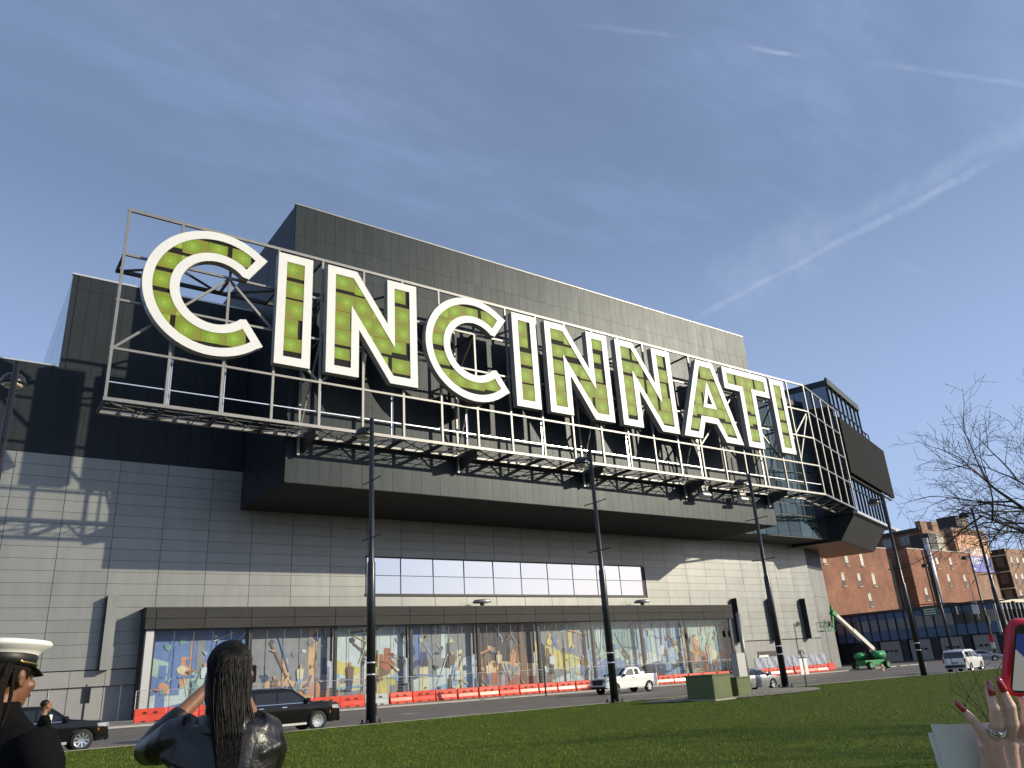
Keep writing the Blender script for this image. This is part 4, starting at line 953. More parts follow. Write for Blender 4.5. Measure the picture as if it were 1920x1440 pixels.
JEP = dict(top=[(-2.39, 0.62), (-2.385, 1.08), (-2.27, 1.70), (-2.12, 1.79), (-1.5, 1.83), (0.0, 1.83), (0.4, 1.80), (0.58, 1.72), (1.0, 1.25), (1.15, 1.2), (2.1, 1.12), (2.3, 1.05), (2.38, 0.75)], belt=1.17, w=1.92, r=0.375, axles=(-1.38, 1.42), clr=0.33, paint=MT['car_white'], tumble=0.14, round=0.3,
    windows=[[(-2.1, 1.22), (-1.2, 1.22), (-1.2, 1.66), (-2.03, 1.66)], [(-1.1, 1.22), (-0.2, 1.22), (-0.2, 1.67), (-1.1, 1.67)], [(-0.1, 1.22), (0.82, 1.22), (0.75, 1.3), (0.42, 1.66), (-0.1, 1.67)]], ws=(1.0, 0.6), rw=('flat', 1.17, 1.66, 0.82), seams=(-1.15, -0.15, 0.85), handles=(-0.95, 0.05), front=(0.68, 1.0, 0.82, 1.0), tail=(0.8, 1.12), bumper_mat=MT['plastic'], spokes=5)
car('white_suv', 'boxy white SUV seen from behind near the pointing hand', 'suv', T(79.0, 38.0, -0.46, R(9)) @ Matrix.Scale(1.08, 4), JEP)
CMP = dict(SED); CMP.update(paint=MT['car_silver'], extra=[])
car('small_car', 'small pale car beyond the white SUV in front of the garage doors', 'car', T(112, 51.5, -0.3, R(-60)), CMP)
bm = bmesh.new()

# ------------------------------------------------------------------ utility cabinets, gravel, signs
MT['cab_green'] = mat('cab_green', (0.085, 0.115, 0.032), 0.45, var=0.10, vscale=3); MT['sign_white'] = mat('sign_white', (0.72, 0.72, 0.68), 0.5); MT['sign_back'] = mat('sign_back', (0.35, 0.35, 0.34), 0.45, 0.4)
def cabinet(label, x, y, w, d, h, rz, name='utility_cabinet'):
    B = T(x, y, gz(x, y)+0.12, rz); r = thing(name, label, 'cabinet', B)
    bm = bmesh.new(); box(bm, -w/2, w/2, -d/2, d/2, 0.06, h-0.08); bmob('housing', bm, MT['cab_green'], r, B)
    bm = bmesh.new(); box(bm, -w/2-0.04, w/2+0.04, -d/2-0.04, d/2+0.04, h-0.08, h); bmesh.ops.bevel(bm, geom=bm.edges[:], offset=0.02, segments=1, affect='EDGES'); bmob('lid', bm, MT['cab_green'], r, B)
    bm = bmesh.new(); box(bm, -w/2-0.12, w/2+0.12, -d/2-0.12, d/2+0.12, -0.05, 0.06); bmob('concrete_pad', bm, MT['kerb'], r, B)
    bm = bmesh.new(); box(bm, w/2, w/2+0.012, -d/2+0.06, d/2-0.06, 0.14, h-0.16); dr = bmob('door', bm, MT['cab_green'], r, B)
    bm = bmesh.new(); box(bm, w/2+0.012, w/2+0.04, d/2-0.16, d/2-0.12, h*0.45, h*0.6); bmob('handle', bm, MT['plastic'], dr, B)
    bm = bmesh.new(); box(bm, -w/2+0.06, w/2-0.06, -d/2-0.012, -d/2, 0.14, h-0.16); bmob('door', bm, MT['cab_green'], r, B)
    return r
cabinet('larger of two green utility cabinets on the gravel bed', 34.35, 30.15, 1.5, 1.8, 1.28, R(3))
cabinet('smaller of two green utility cabinets, beside the grey pole', 36.75, 30.35, 1.2, 1.2, 1.05, R(3))
B = T(40.0, 32.0, gz(40, 32)+0.1); r = thing('service_pole', 'slim grey service pole with a meter box behind the green cabinets', 'pole', B)
bm = bmesh.new(); tube(bm, [(0, 0, 0), (0, 0, 4.6)], 0.13, 12); lathe(bm, [(0.14, 4.6), (0.1, 4.68), (0, 4.7)], 12); bmob('pole', bm, MT['galv'], r, B, True)
bm = bmesh.new(); box(bm, -0.95, -0.2, -0.2, 0.25, 1.0, 2.35); bmob('meter_box', bm, MT['sign_back'], r, B)
bm = bmesh.new(); tube(bm, [(-0.75, 0, 0), (-0.75, 0, 2.5)], 0.06, 8); box(bm, -0.2, -0.1, -0.05, 0.05, 1.5, 1.6); bmob('support', bm, MT['galv'], r, B)
bm = bmesh.new(); n = 26
def bed_pt(t, s):
    x = 39.2+7.0*s*math.cos(t)*(1+0.08*math.sin(3*t)); y = 31.9+2.9*s*math.sin(t)*(1+0.1*math.sin(2*t+1)); return (x, y, lawn_z(x, y)+0.03+0.12*(1-s*s))
ctr = bm.verts.new(bed_pt(0, 0)); prev = None
for s in (0.3, 0.55, 0.78, 0.93, 1.0):
    row = [bm.verts.new(bed_pt(t, s)) for t in np.linspace(0, 2*math.pi, n, endpoint=False)]
    for i in range(n):
        if prev is None: bm.faces.new((ctr, row[i], row[(i+1) % n]))
        else: bm.faces.new((prev[i], row[i], row[(i+1) % n], prev[(i+1) % n]))
    prev = row
MT['gravel'] = mat('gravel', (0.40, 0.36, 0.29), 0.85, col2=(0.16, 0.14, 0.11), vscale=9, bump=0.02, bscale=22)
tag(bmob('gravel_bed', bm, MT['gravel'], None, None, True), kind='structure')
V = []; Fc = []
ico = [(0, 0, 1), (0.9, 0, 0.4), (0.28, 0.86, 0.4), (-0.73, 0.53, 0.4), (-0.73, -0.53, 0.4), (0.28, -0.86, 0.4)]
for q in range(5200):
    t = random.random()*2*math.pi; s = math.sqrt(random.random())*0.98
    x, y, z = bed_pt(t, s); a = random.uniform(0.03, 0.085); rr = random.random()*6
    b0 = len(V)
    for (i, j, k_) in ico: V.append((x+a*(i*math.cos(rr)-j*math.sin(rr)), y+a*0.8*(i*math.sin(rr)+j*math.cos(rr)), z+a*0.8*k_))
    Fc += [(b0, b0+1+i, b0+1+(i+1) % 5) for i in range(5)]
gs = tag(ob('gravel', pymesh('gravel', V, Fc, MT['gravel'])), 'loose pale gravel around the utility cabinets', 'gravel', kind='stuff')
def sign_post(label, x, y, h, plate, z=None, rz=0.0, pole=0.04):
    z = gz(x, y) if z is None else z; B = T(x, y, z, rz); r = thing('sign_post', label, 'sign', B)
    bm = bmesh.new(); tube(bm, [(0, 0, 0), (0, 0, h)], pole, 8); bmob('post', bm, MT['black_pole'], r, B)
    for nm, x0, x1, z0, z1, mt in plate:
        bm = bmesh.new(); box(bm, x0, x1, -0.075, -0.055, z0, z1); bmob(nm, bm, mt, r, B)
    return r, B
r, B = sign_post('black sign post with two narrow white plates before the tarpaulin fence', 46.9, 32.9, 2.45, [('plate', -0.42, -0.09, 0.95, 1.95, MT['sign_white']), ('plate', 0.09, 0.42, 0.95, 1.95, MT['sign_white']), ('bracket', -0.42, 0.42, 1.96, 2.02, MT['black_pole'])])
bm = bmesh.new(); tube(bm, [(0.28*math.cos(t), -0.06, 2.2+0.25*math.sin(t)) for t in np.linspace(0, math.pi, 9)], 0.03, 6); bmob('ring', bm, MT['black_pole'], r, B)
sign_post('slender black post with a dark upright plate beside the road near the murals', 46.0, 59.6, 4.5, [('plate', -0.22, 0.22, 2.6, 4.4, MT['black_pole'])], pole=0.07)
sign_post('small street sign on a thin post by the black SUV nose', 8.9, 62.0, 2.9, [('plate', -0.28, 0.28, 1.7, 2.75, MT['black_pole'])], pole=0.05)
# fire hydrant
B = T(91.5, 53.5, gz(90, 53)); r = thing('fire_hydrant', 'pale yellow fire hydrant on the kerb right of the boom lift', 'hydrant', B); MT['hyd'] = mat('hyd', (0.62, 0.50, 0.28), 0.5)
bm = bmesh.new(); lathe(bm, [(0.2, 0), (0.2, 0.06), (0.14, 0.08), (0.13, 0.55), (0.17, 0.58), (0.17, 0.63), (0.12, 0.72), (0.04, 0.8), (0.04, 0.86), (0, 0.87)], 14); bmob('barrel', bm, MT['hyd'], r, B, True)
bm = bmesh.new(); tube(bm, [(-0.24, 0, 0.45), (0.24, 0, 0.45)], 0.065, 10); tube(bm, [(0, 0, 0.42), (0, -0.24, 0.42)], 0.08, 10); bmob('outlet_cap', bm, MT['hyd'], r, B)
# floodlights under the sign frame
for i, x in enumerate((77.4, 84.9)):
    B = T(x, 64.2, 21.9); r = thing('floodlight', ('left' if i == 0 else 'right')+' one of two pale floodlights hanging under the sign frame', 'floodlight', B, 'floodlights under the sign')
    bm = bmesh.new(); box(bm, -0.75, 0.75, -0.5, 0.35, -0.35, 0.0, M=Matrix.Rotation(R(-18), 4, 'X')); bmob('housing', bm, MT['white_metal'], r, B)
    bm = bmesh.new(); box(bm, -0.3, 0.9, -0.05, 0.02, -0.02, 1.0); bmob('mounting_plate', bm, MT['galv'], r, B)
    for dx in (-0.7, 0.6): bm = bmesh.new(); tube(bm, [(dx, 0, -0.2), (dx, 0, 1.45)], 0.05, 6); bmob('hanger', bm, MT['galv'], r, B)
# ------------------------------------------------------------------ boom lift
MT['lift_green'] = mat('lift_green', (0.02, 0.26, 0.07), 0.4, coat=0.3, var=0.08); MT['lift_white'] = mat('lift_white', (0.72, 0.70, 0.60), 0.45, var=0.06)
B = T(102.5, 61.5, gz(100, 61)+0.0, R(-6)); bl = thing('boom_lift', 'green boom lift with a white telescopic arm raised towards the hall wall', 'boom lift', B)
for wx in (-1.6, 1.9):
    for wy in (-1.15, 1.15):
        bm = bmesh.new(); lathe(bm, [(0.2, -0.24), (0.42, -0.25), (0.5, -0.18), (0.5, 0.18), (0.42, 0.25), (0.2, 0.24)], 22, axis='Y'); w = bmob('wheel', bm, MT['tyre'], bl, B @ T(wx, wy, 0.5), True)
        bm = bmesh.new(); lathe(bm, [(0.3, -0.26), (0.1, -0.2), (0.1, 0.2), (0.3, 0.26)], 16, axis='Y'); bmob('hub', bm, MT['lift_green'], w, B @ T(wx, wy, 0.5))
def bev(bm, o=0.06): bmesh.ops.bevel(bm, geom=bm.edges[:], offset=o, segments=2, affect='EDGES')
bm = bmesh.new(); box(bm, -1.9, 2.1, -0.75, 0.75, 0.5, 1.15); bev(bm); bmob('chassis', bm, MT['lift_green'], bl, B)
for nm, a in (('engine_cover', (0.1, 2.3, -1.1, -0.25, 1.3, 2.25)), ('tank_cover', (-1.7, 0.3, 0.3, 1.1, 1.3, 2.15)), ('counterweight', (1.4, 2.6, -0.9, 0.9, 1.25, 2.1))):
    bm = bmesh.new(); box(bm, *a); bev(bm, 0.16); bmob(nm, bm, MT['lift_green'], bl, B, True)
bm = bmesh.new(); box(bm, 0.2, 1.6, -0.2, 0.2, 1.15, 2.6); bmob('turret', bm, MT['plastic'], bl, B)
P0 = Vector((1.1, 0, 2.5)); P1 = Vector((-5.0, 0.3, 7.4))
bar_ = lambda nm, p, q, w, h, mt: bar(nm, B @ Vector(p), B @ Vector(q), w, h, mt, bl)
bar_('boom_outer', P0, P0.lerp(P1, 0.52), 0.62, 0.52, MT['lift_white']); bar_('boom_inner', P0.lerp(P1, 0.5), P0.lerp(P1, 0.97), 0.48, 0.4, MT['lift_white'])
bar_('boom_head', P0.lerp(P1, 0.93), P1+Vector((-0.3, 0, 0.1)), 0.56, 0.6, MT['lift_green']); bar_('lift_cylinder', (0.9, 0, 1.9), P0.lerp(P1, 0.3)-Vector((0, 0, 0.3)), 0.18, 0.18, MT['plastic'])
bar_('jib', P1+Vector((-0.1, 0, 0.9)), P1+Vector((-0.5, 0, -1.9)), 0.28, 0.28, MT['lift_green'])
bm = bmesh.new(); bx, bz = -6.9, 5.1
for z in (0, 0.55, 1.1):
    for a, b in (((-1.1, -.5), (1.1, -.5)), ((1.1, -.5), (1.1, .5)), ((1.1, .5), (-1.1, .5)), ((-1.1, .5), (-1.1, -.5))): tube(bm, [(bx+a[0], a[1]+0.3, bz+z), (bx+b[0], b[1]+0.3, bz+z)], 0.03, 5)
for x in (-1.1, -0.4, 0.4, 1.1):
    for y in (-.5, .5): tube(bm, [(bx+x, y+0.3, bz), (bx+x, y+0.3, bz+1.1)], 0.03, 5)
bmob('basket_rail', bm, MT['lift_green'], bl, B)
bm = bmesh.new(); box(bm, bx-1.1, bx+1.1, -0.2, 0.8, bz-0.08, bz); bmob('basket_floor', bm, MT['lift_green'], bl, B)
bm = bmesh.new(); box(bm, bx+0.2, bx+0.8, -0.25, 0.0, bz+0.6, bz+1.2); bmob('control_box', bm, MT['plastic'], bl, B)

# ------------------------------------------------------------------ garage building with blue bands
MT['blue_band'] = mat('blue_band', (0.085, 0.145, 0.24), 0.45, var=0.08, rnd=0.08); MT['garage_door'] = mat('garage_door', (0.33, 0.31, 0.28), 0.6, var=0.08); MT['dull_glass'] = mat('dull_glass', (0.07, 0.07, 0.07), 0.12, 0.0, spec=0.8, rnd=0.5)
MT['curtain'] = mat('curtain', (0.30, 0.29, 0.27), 0.7, rnd=0.2); MT['pale_blue'] = mat('pale_blue', (0.46, 0.53, 0.62), 0.5, rnd=0.05); MT['cream_wall'] = mat('cream_wall', (0.66, 0.60, 0.48), 0.6, var=0.06)
gb = thing('garage_building', 'low two-storey garage building with blue panel bands and roller doors', 'building', T(150, 80, -0.5))
bm = bmesh.new(); box(bm, 150.4, 215, 64.9, 96, -0.6, 3.6); box(bm, 150.2, 215, 64.7, 96, 3.6, 8.6); bmob('wall', bm, MT['dark_flat'], gb)
nb = 17
for i in range(nb):
    y0 = 64.75+i*1.83; y1 = y0+1.70
    block('blue_panel', 150.06, 150.2, y0, y1, 7.55, 8.62, MT['blue_band'], gb); block('blue_panel', 150.06, 150.2, y0, y1, 3.65, 5.45, MT['blue_band'], gb)
    block('window', 150.12, 150.2, y0, y1, 5.47, 7.53, MT['dull_glass'] if random.random() < 0.55 else MT['curtain'], gb)
    block('fin', 149.9, 150.25, y1, y1+0.13, 3.6, 8.7, MT['mullion'], gb)
block('roof_edge', 149.8, 215, 64.5, 96, 8.7, 9.15, MT['louvre'], gb)
for i in range(24):
    x0 = 150.4+i*1.7
    block('blue_panel', x0, x0+1.45, 64.58, 64.7, 7.4, 8.5, MT['pale_blue'], gb); block('blue_panel', x0, x0+1.45, 64.58, 64.7, 3.65, 5.5, MT['pale_blue'], gb); block('window', x0, x0+1.45, 64.62, 64.7, 5.52, 7.38, MT['curtain'] if i % 3 else MT['dull_glass'], gb)
    block('fin', x0+1.48, x0+1.68, 64.2, 64.7, 3.5, 8.6, MT['mullion'] if i % 1 else MT['black'], gb)
block('parapet', 150, 200, 64.3, 64.72, 8.55, 9.1, MT['cream_wall'], gb); block('ledge', 150, 215, 64.3, 64.9, 3.2, 3.6, MT['cream_wall'], gb)
for i in range(5):
    y1 = 87.2-i*5.85; d = bmob('roller_door', (lambda b: (box(b, 150.28, 150.38, y1-4.0, y1, -0.5, 3.4), b)[1])(bmesh.new()), MT['garage_door'], gb)
    for q in range(6): block('door_slat', 150.25, 150.285, y1-3.98, y1-0.02, -0.45+q*0.64, 0.16+q*0.64, MT['garage_door'], d)
    for q in (-1, 0, 1): block('door_window', 150.225, 150.26, y1-2.0+q*0.9-0.32, y1-2.0+q*0.9+0.32, 1.5, 1.86, MT['black'], d)
    block('pier', 150.0, 150.4, y1+0.3, y1+1.45, -0.5, 3.6, MT['dark_flat'], gb)
# ------------------------------------------------------------------ brick buildings
def brick_mat(name, a, b, m):
    mt = bpy.data.materials.new(name); mt.use_nodes = True; nt = mt.node_tree; N = nt.nodes; L = nt.links; p = N['Principled BSDF']; p.inputs['Roughness'].default_value = 0.85
    g = N.new('ShaderNodeNewGeometry'); sp = N.new('ShaderNodeSeparateXYZ'); L.new(g.outputs['Position'], sp.inputs[0])
    ad = N.new('ShaderNodeMath'); L.new(sp.outputs[0], ad.inputs[0]); L.new(sp.outputs[1], ad.inputs[1]); cb = N.new('ShaderNodeCombineXYZ'); L.new(ad.outputs[0], cb.inputs[0]); L.new(sp.outputs[2], cb.inputs[1])
    br = N.new('ShaderNodeTexBrick'); L.new(cb.outputs[0], br.inputs['Vector']); br.inputs['Color1'].default_value = (*a, 1); br.inputs['Color2'].default_value = (*b, 1); br.inputs['Mortar'].default_value = (*m, 1)
    br.inputs['Scale'].default_value = 1.0; br.inputs['Mortar Size'].default_value = 0.022; br.inputs['Brick Width'].default_value = 0.5; br.inputs['Row Height'].default_value = 0.2; br.inputs['Bias'].default_value = -0.1
    n = N.new('ShaderNodeTexNoise'); n.inputs['Scale'].default_value = 0.22; n.inputs['Detail'].default_value = 7; n.inputs['Roughness'].default_value = 0.65; L.new(g.outputs['Position'], n.inputs['Vector'])
    mr = N.new('ShaderNodeMapRange'); mr.inputs[1].default_value = 0.3; mr.inputs[2].default_value = 0.7; mr.inputs[3].default_value = 0.62; mr.inputs[4].default_value = 1.3; L.new(n.outputs['Fac'], mr.inputs[0])
    hs = N.new('ShaderNodeHueSaturation'); L.new(br.outputs['Color'], hs.inputs['Color']); L.new(mr.outputs[0], hs.inputs['Value']); L.new(hs.outputs[0], p.inputs['Base Color'])
    bp = N.new('ShaderNodeBump'); bp.inputs['Distance'].default_value = 0.02; L.new(br.outputs['Fac'], bp.inputs['Height']); bp.invert = True; L.new(bp.outputs[0], p.inputs['Normal'])
    return mt
MT['brick'] = brick_mat('brick', (0.36, 0.145, 0.075), (0.25, 0.095, 0.055), (0.32, 0.23, 0.17)); MT['brick_dark'] = brick_mat('brick_dark', (0.20, 0.085, 0.05), (0.15, 0.065, 0.04), (0.2, 0.15, 0.12)); MT['brick_pale'] = brick_mat('brick_pale', (0.36, 0.21, 0.13), (0.30, 0.17, 0.11), (0.34, 0.27, 0.2))
MT['stone'] = mat('stone', (0.50, 0.45, 0.36), 0.8, var=0.1); MT['olive'] = mat('olive', (0.22, 0.22, 0.15), 0.6, var=0.08); MT['win_blind'] = mat('win_blind', (0.60, 0.57, 0.48), 0.6, rnd=0.15)
def front_window(par, x, z, w, h, y, dirn='Y', blind=0.5):
    """window set into a wall facing -Y (or -X when dirn is X)"""
    f = (lambda a, b, c, d, e, g_, m, nm, p: block(nm, a, b, c, d, e, g_, m, p)) if dirn == 'Y' else (lambda a, b, c, d, e, g_, m, nm, p: block(nm, c, d, a, b, e, g_, m, p))
    wn = f(x-w/2, x+w/2, y-0.03, y+0.02, z, z+h, MT['dull_glass'], 'window', par)
    f(x-w/2, x+w/2, y-0.05, y-0.03, z+h*(1-blind), z+h, MT['win_blind'], 'blind', wn); f(x-w/2-0.12, x+w/2+0.12, y-0.22, y, z-0.2, z, MT['stone'], 'sill', wn); f(x-w/2-0.1, x+w/2+0.1, y-0.1, y, z+h, z+h+0.25, MT['stone'], 'lintel', wn)
    f(x-w/2, x+w/2, y-0.07, y-0.05, z+h*0.48, z+h*0.53, MT['sign_white'], 'sash', wn)
YB1 = 97.0
b1 = thing('brick_building', 'broad orange brick building behind the blue garage, with an olive bay in its light well', 'building', T(185, YB1, 0))
bm = bmesh.new(); box(bm, 140, 178.2, YB1, YB1+30, -0.6, 24.1); bmob('wall', bm, MT['brick'], b1)
bm = bmesh.new(); box(bm, 187.8, 219, YB1, YB1+30, -0.6, 24.5); bmob('wall', bm, MT['brick'], b1)
bm = bmesh.new(); box(bm, 178.2, 187.8, YB1+7, YB1+30, -0.6, 23.5); bmob('recess_wall', bm, MT['brick_dark'], b1)
bm = bmesh.new(); box(bm, 178.6, 186.2, YB1+3.5, YB1+7.1, 8, 22.6); bay_ = bmob('bay', bm, MT['olive'], b1)
for z in (11.0, 15.0, 19.2):
    for x in (180.6, 183.9):
        w = block('window', x-0.9, x+0.9, YB1+3.42, YB1+3.5, z, z+2.6, MT['dull_glass'], bay_)
for x, z, bl_ in ((152.6, 19.9, 0.9), (158.2, 15.4, 0.5), (161, 19.9, 0.8), (167.0, 19.9, 0.95), (164.4, 15.4, 0.45), (170.2, 15.5, 0.85), (167, 11.1, 0.45), (201, 20.2, 0.6), (207.8, 20.2, 0.6), (204.6, 16, 0.6), (213, 16, 0.5), (192, 12.5, 0.5)): front_window(b1, x, z, 1.15, 2.6, YB1, blind=bl_)
bm = bmesh.new(); tube(bm, [(196.7, YB1-0.6, 9), (196.7, YB1-0.6, 27)], 0.62, 14); lathe(bm, [(0.66, 27), (0.66, 27.3), (0, 27.35)], 14, T(196.7, YB1-0.6, 0)); bmob('flue_pipe', bm, MT['alu'], b1, None, True)
for x in (194.6, 195.6): block('pipe_chase', x, x+0.5, YB1-0.25, YB1, 9, 24.3, MT['brick_dark'], b1)
block('coping', 140, 178.3, YB1-0.12, YB1+0.5, 24.1, 24.35, MT['stone'], b1); block('coping', 187.7, 219.1, YB1-0.12, YB1+0.5, 24.5, 24.75, MT['stone'], b1)
bm = bmesh.new(); box(bm, 202, 209, YB1+1, YB1+6, 24.5, 29.2); bmob('roof_plant', bm, MT['black'], b1); block('plant_side', 205.6, 209.2, YB1+0.9, YB1+1.0, 24.5, 29.0, MT['stone'], b1)
# dark-faced building with crenellated chimney wall
Y2 = 108.0
b2 = thing('brick_house', 'dark brick building with castle-like chimneys behind the orange brick one', 'building', T(219, Y2, 0))
bm = bmesh.new(); box(bm, 219, 232, Y2, Y2+60, 0, 33.0); bmob('wall', bm, MT['brick_dark'], b2)
bm = bmesh.new(); box(bm, 219.2, 229.6, Y2-0.3, Y2+1.2, 0, 32.6); box(bm, 219.2, 222.6, Y2-0.3, Y2+1.2, 32.6, 35.2); box(bm, 225.6, 229.0, Y2-0.3, Y2+1.2, 32.6, 35.4); bmob('chimney_wall', bm, MT['brick_pale'], b2)
for i in range(9):
    for z in (25.5, 29.2): 
        w = block('window', 218.92, 219.02, Y2+3+i*5.2, Y2+6.4+i*5.2, z, z+2.5, MT['dull_glass'], b2)
        for q in (1, 2): block('mullion', 218.86, 218.93, Y2+3+i*5.2+q*1.13-0.07, Y2+3+i*5.2+q*1.13+0.07, z, z+2.5, MT['sign_back'], w)
block('cornice', 218.5, 219, Y2, Y2+60, 32.6, 33.4, MT['mullion'], b2)
for i in range(4): bm = bmesh.new(); box(bm, 221, 223.5, Y2+8+i*9, Y2+10+i*9, 33.0, 34.6); bmob('roof_unit', bm, MT['sign_back'], b2)
# poster building
Y3 = 112.0
b3 = thing('poster_building', 'brick building wearing a tall orange and blue poster', 'building', T(250, Y3, 0))
bm = bmesh.new(); box(bm, 245.8, 267, Y3, Y3+30, 0, 35.6); bmob('wall', bm, MT['brick_pale'], b3)
bm = bmesh.new(); box(bm, 232.2, 245.8, Y3+4, Y3+30, 0, 35.0); bmob('side_wall', bm, MT['brick_dark'], b3); block('window', 233.5, 238.5, Y3+3.9, Y3+4, 28.5, 31.5, MT['dull_glass'], b3)
bm = bmesh.new(); box(bm, 257, 264, Y3+3, Y3+9, 35.6, 40.5); bmob('penthouse', bm, MT['mullion'], b3); block('penthouse_face', 260.5, 264.1, Y3+2.9, Y3+3, 35.6, 40.4, MT['brick_pale'], b3)
for i in range(9): block('frieze', 247+i*2.2, 248.2+i*2.2, Y3-0.15, Y3, 33.8, 34.9, MT['brick_dark'], b3)
MT['po_orange'] = mat('po_orange', (0.62, 0.26, 0.15), 0.6, var=0.25, vscale=0.5); MT['po_blue'] = mat('po_blue', (0.15, 0.16, 0.50), 0.6, var=0.05); MT['po_yellow'] = mat('po_yellow', (0.80, 0.58, 0.22), 0.6); MT['po_white'] = mat('po_white', (0.80, 0.79, 0.76), 0.6); MT['po_pink'] = mat('po_pink', (0.66, 0.5, 0.5), 0.6)
px0, px1, pz0, pz1 = 247.0, 266.0, 22.4, 33.5
po = thing('wall_poster', 'large orange and blue wall poster with white block lettering on the brick gable', 'poster', T(px0, Y3-0.2, pz0))
block('upper_sheet', px0, px1, Y3-0.2, Y3-0.05, 27.2, pz1, MT['po_orange'], po); block('lower_sheet', px0, px1, Y3-0.2, Y3-0.05, pz0, 27.2, MT['po_blue'], po)
bm = bmesh.new()
for xa in (248.5, 252.8, 257.5, 262.0):
    for dx, t in ((0, 0.55), (1.2, 0.3)):
        v = [bm.verts.new(c) for c in ((xa+dx, Y3-0.22, 33.3), (xa+dx+t, Y3-0.22, 33.3), (xa+dx+4.6, Y3-0.22, 28.6), (xa+dx+3.9, Y3-0.22, 28.6))]; bm.faces.new(v)
bmob('light_rays', bm, MT['po_yellow'], po)
def text(s, size, M, mt, par, name='lettering', ext=0.02):
    cu = bpy.data.curves.new(name, 'FONT'); cu.body = s; cu.size = size; cu.extrude = ext; cu.space_character = 0.95; cu.offset = size*0.02
    o = bpy.data.objects.new(name, cu); COL.objects.link(o); bpy.context.view_layer.update()
    me = bpy.data.meshes.new_from_object(o.evaluated_get(bpy.context.evaluated_depsgraph_get())); bpy.data.objects.remove(o); me.materials.clear(); me.materials.append(mt)
    return ob(name, me, par, M)
FACE = Matrix.Rotation(math.pi/2, 4, 'X')
text('TIM GATES', 2.9, Matrix.Translation((248.2, Y3-0.24, 27.6)) @ FACE, MT['po_white'], po); text('HARVEST', 2.5, Matrix.Translation((248.9, Y3-0.24, 24.9)) @ FACE, MT['po_white'], po)
for q in range(2): block('small_print', 252.2, 254.6, Y3-0.225, Y3-0.205, 23.1+q*0.35, 23.25+q*0.35, MT['po_white'], po)
bm = bmesh.new(); lathe(bm, [(1.6, -0.02), (1.6, 0.02)], 24, Matrix.Translation((262.6, Y3-0.23, 27.3)), axis='Y'); bmob('emblem', bm, MT['po_white'], po)
# far right building
Y4 = 116.0
b4 = thing('corner_building', 'brown brick corner building with a dark windowed side at the right edge', 'building', T(290, Y4, 0))
bm = bmesh.new(); box(bm, 288, 330, Y4, Y4+30, 0, 31.5); bmob('wall', bm, MT['brick_pale'], b4)
bm = bmesh.new(); box(bm, 287.9, 288.0, Y4+0.1, Y4+30, 0, 31.4); sd = bmob('side_wall', bm, MT['mullion'], b4)
for z in (4, 9.4, 14.8, 20.2, 25.6):
    block('string_course', 287.6, 287.9, Y4, Y4+30, z+3.6, z+4.0, MT['stone'], sd)
    for i in range(7): block('window', 287.84, 287.92, Y4+1.2+i*4.2, Y4+3.6+i*4.2, z, z+3.2, MT['dull_glass'], sd)
    for i in range(8): front_window(b4, 291+i*4.6, z, 1.5, 2.9, Y4)
bm = bmesh.new(); box(bm, 284, 292, Y4+6, Y4+20, 31.5, 36.5); bmob('penthouse', bm, MT['stone'], b4)
bm = bmesh.new(); box(bm, 268.5, 288, Y4+12, Y4+34, 0, 33); bmob('rear_wing', bm, MT['brick_pale'], b4)
for z in (9.4, 14.8, 20.2, 25.6):
    for i in range(4): front_window(b4, 270.6+i*4.4, z, 1.5, 2.9, Y4+12)
# ------------------------------------------------------------------ traffic signals
MT['sig_green'] = mat('sig_green', (0.03, 0.16, 0.06), 0.5); MT['red_plate'] = mat('red_plate', (0.55, 0.03, 0.03), 0.5)
B = T(122.0, 54.0, -0.3); r = thing('traffic_signal', 'traffic signal pole with mast arm, signal heads and a green street sign at the crossing', 'traffic signal', B)
bm = bmesh.new(); tube(bm, [(0, 0, 0), (0, 0, 8)], [0.17, 0.12], 10); bmob('pole', bm, MT['black_pole'], r, B)
bm = bmesh.new(); tube(bm, [(0, 0, 7.6), (-1.5, 4, 8.1), (-3, 9, 8.3)], [0.11, 0.09, 0.06], 8); tube(bm, [(0, 0, 7.6), (3, -6, 8.2)], [0.11, 0.06], 8); bmob('mast_arm', bm, MT['black_pole'], r, B)
for x, y, z in ((-0.15, -0.2, 5.3), (-1.2, 3.4, 7.0), (1.6, -3.4, 7.0), (2.7, -5.6, 7.1)):
    bm = bmesh.new(); box(bm, x-0.2, x+0.2, y-0.18, y+0.18, z-0.6, z+0.6); hd = bmob('signal_head', bm, MT['black'], r, B)
    for q in (-1, 0, 1): bm = bmesh.new(); lathe(bm, [(0.14, -0.1), (0.14, 0.06), (0.0, 0.02)], 10, T(x-0.26, y, z+q*0.37) @ Matrix.Rotation(math.pi/2, 4, 'Y')); bmob('visor', bm, MT['black'], hd, B)
bm = bmesh.new(); box(bm, -2.9, -2.86, 5.2, 7.4, 6.6, 7.7); bmob('street_sign', bm, MT['sig_green'], r, B)
for q in range(3): bm = bmesh.new(); box(bm, -2.93, -2.905, 5.4, 7.2, 6.75+q*0.32, 6.9+q*0.32); bmob('sign_line', bm, MT['sign_white'], r, B)
bm = bmesh.new(); box(bm, -0.3, -0.26, 0.6, 1.5, 6.3, 7.9); bmob('sign_plate', bm, MT['sign_white'], r, B)
bm = bmesh.new(); box(bm, -0.24, -0.2, -0.3, 0.3, 2.4, 3.3); bmob('red_sign', bm, MT['red_plate'], r, B)
bm = bmesh.new(); box(bm, -0.24, -0.2, -0.25, 0.25, 1.5, 2.3); bmob('white_sign', bm, MT['sign_white'], r, B)
bm = bmesh.new(); tube(bm, [(147.5, 66.5, 6), (147.5, 66.5, 13)], 0.09, 8); tag(bmob('flag_pole', bm, MT['galv']), 'thin pale mast standing in front of the orange brick wall', 'pole')
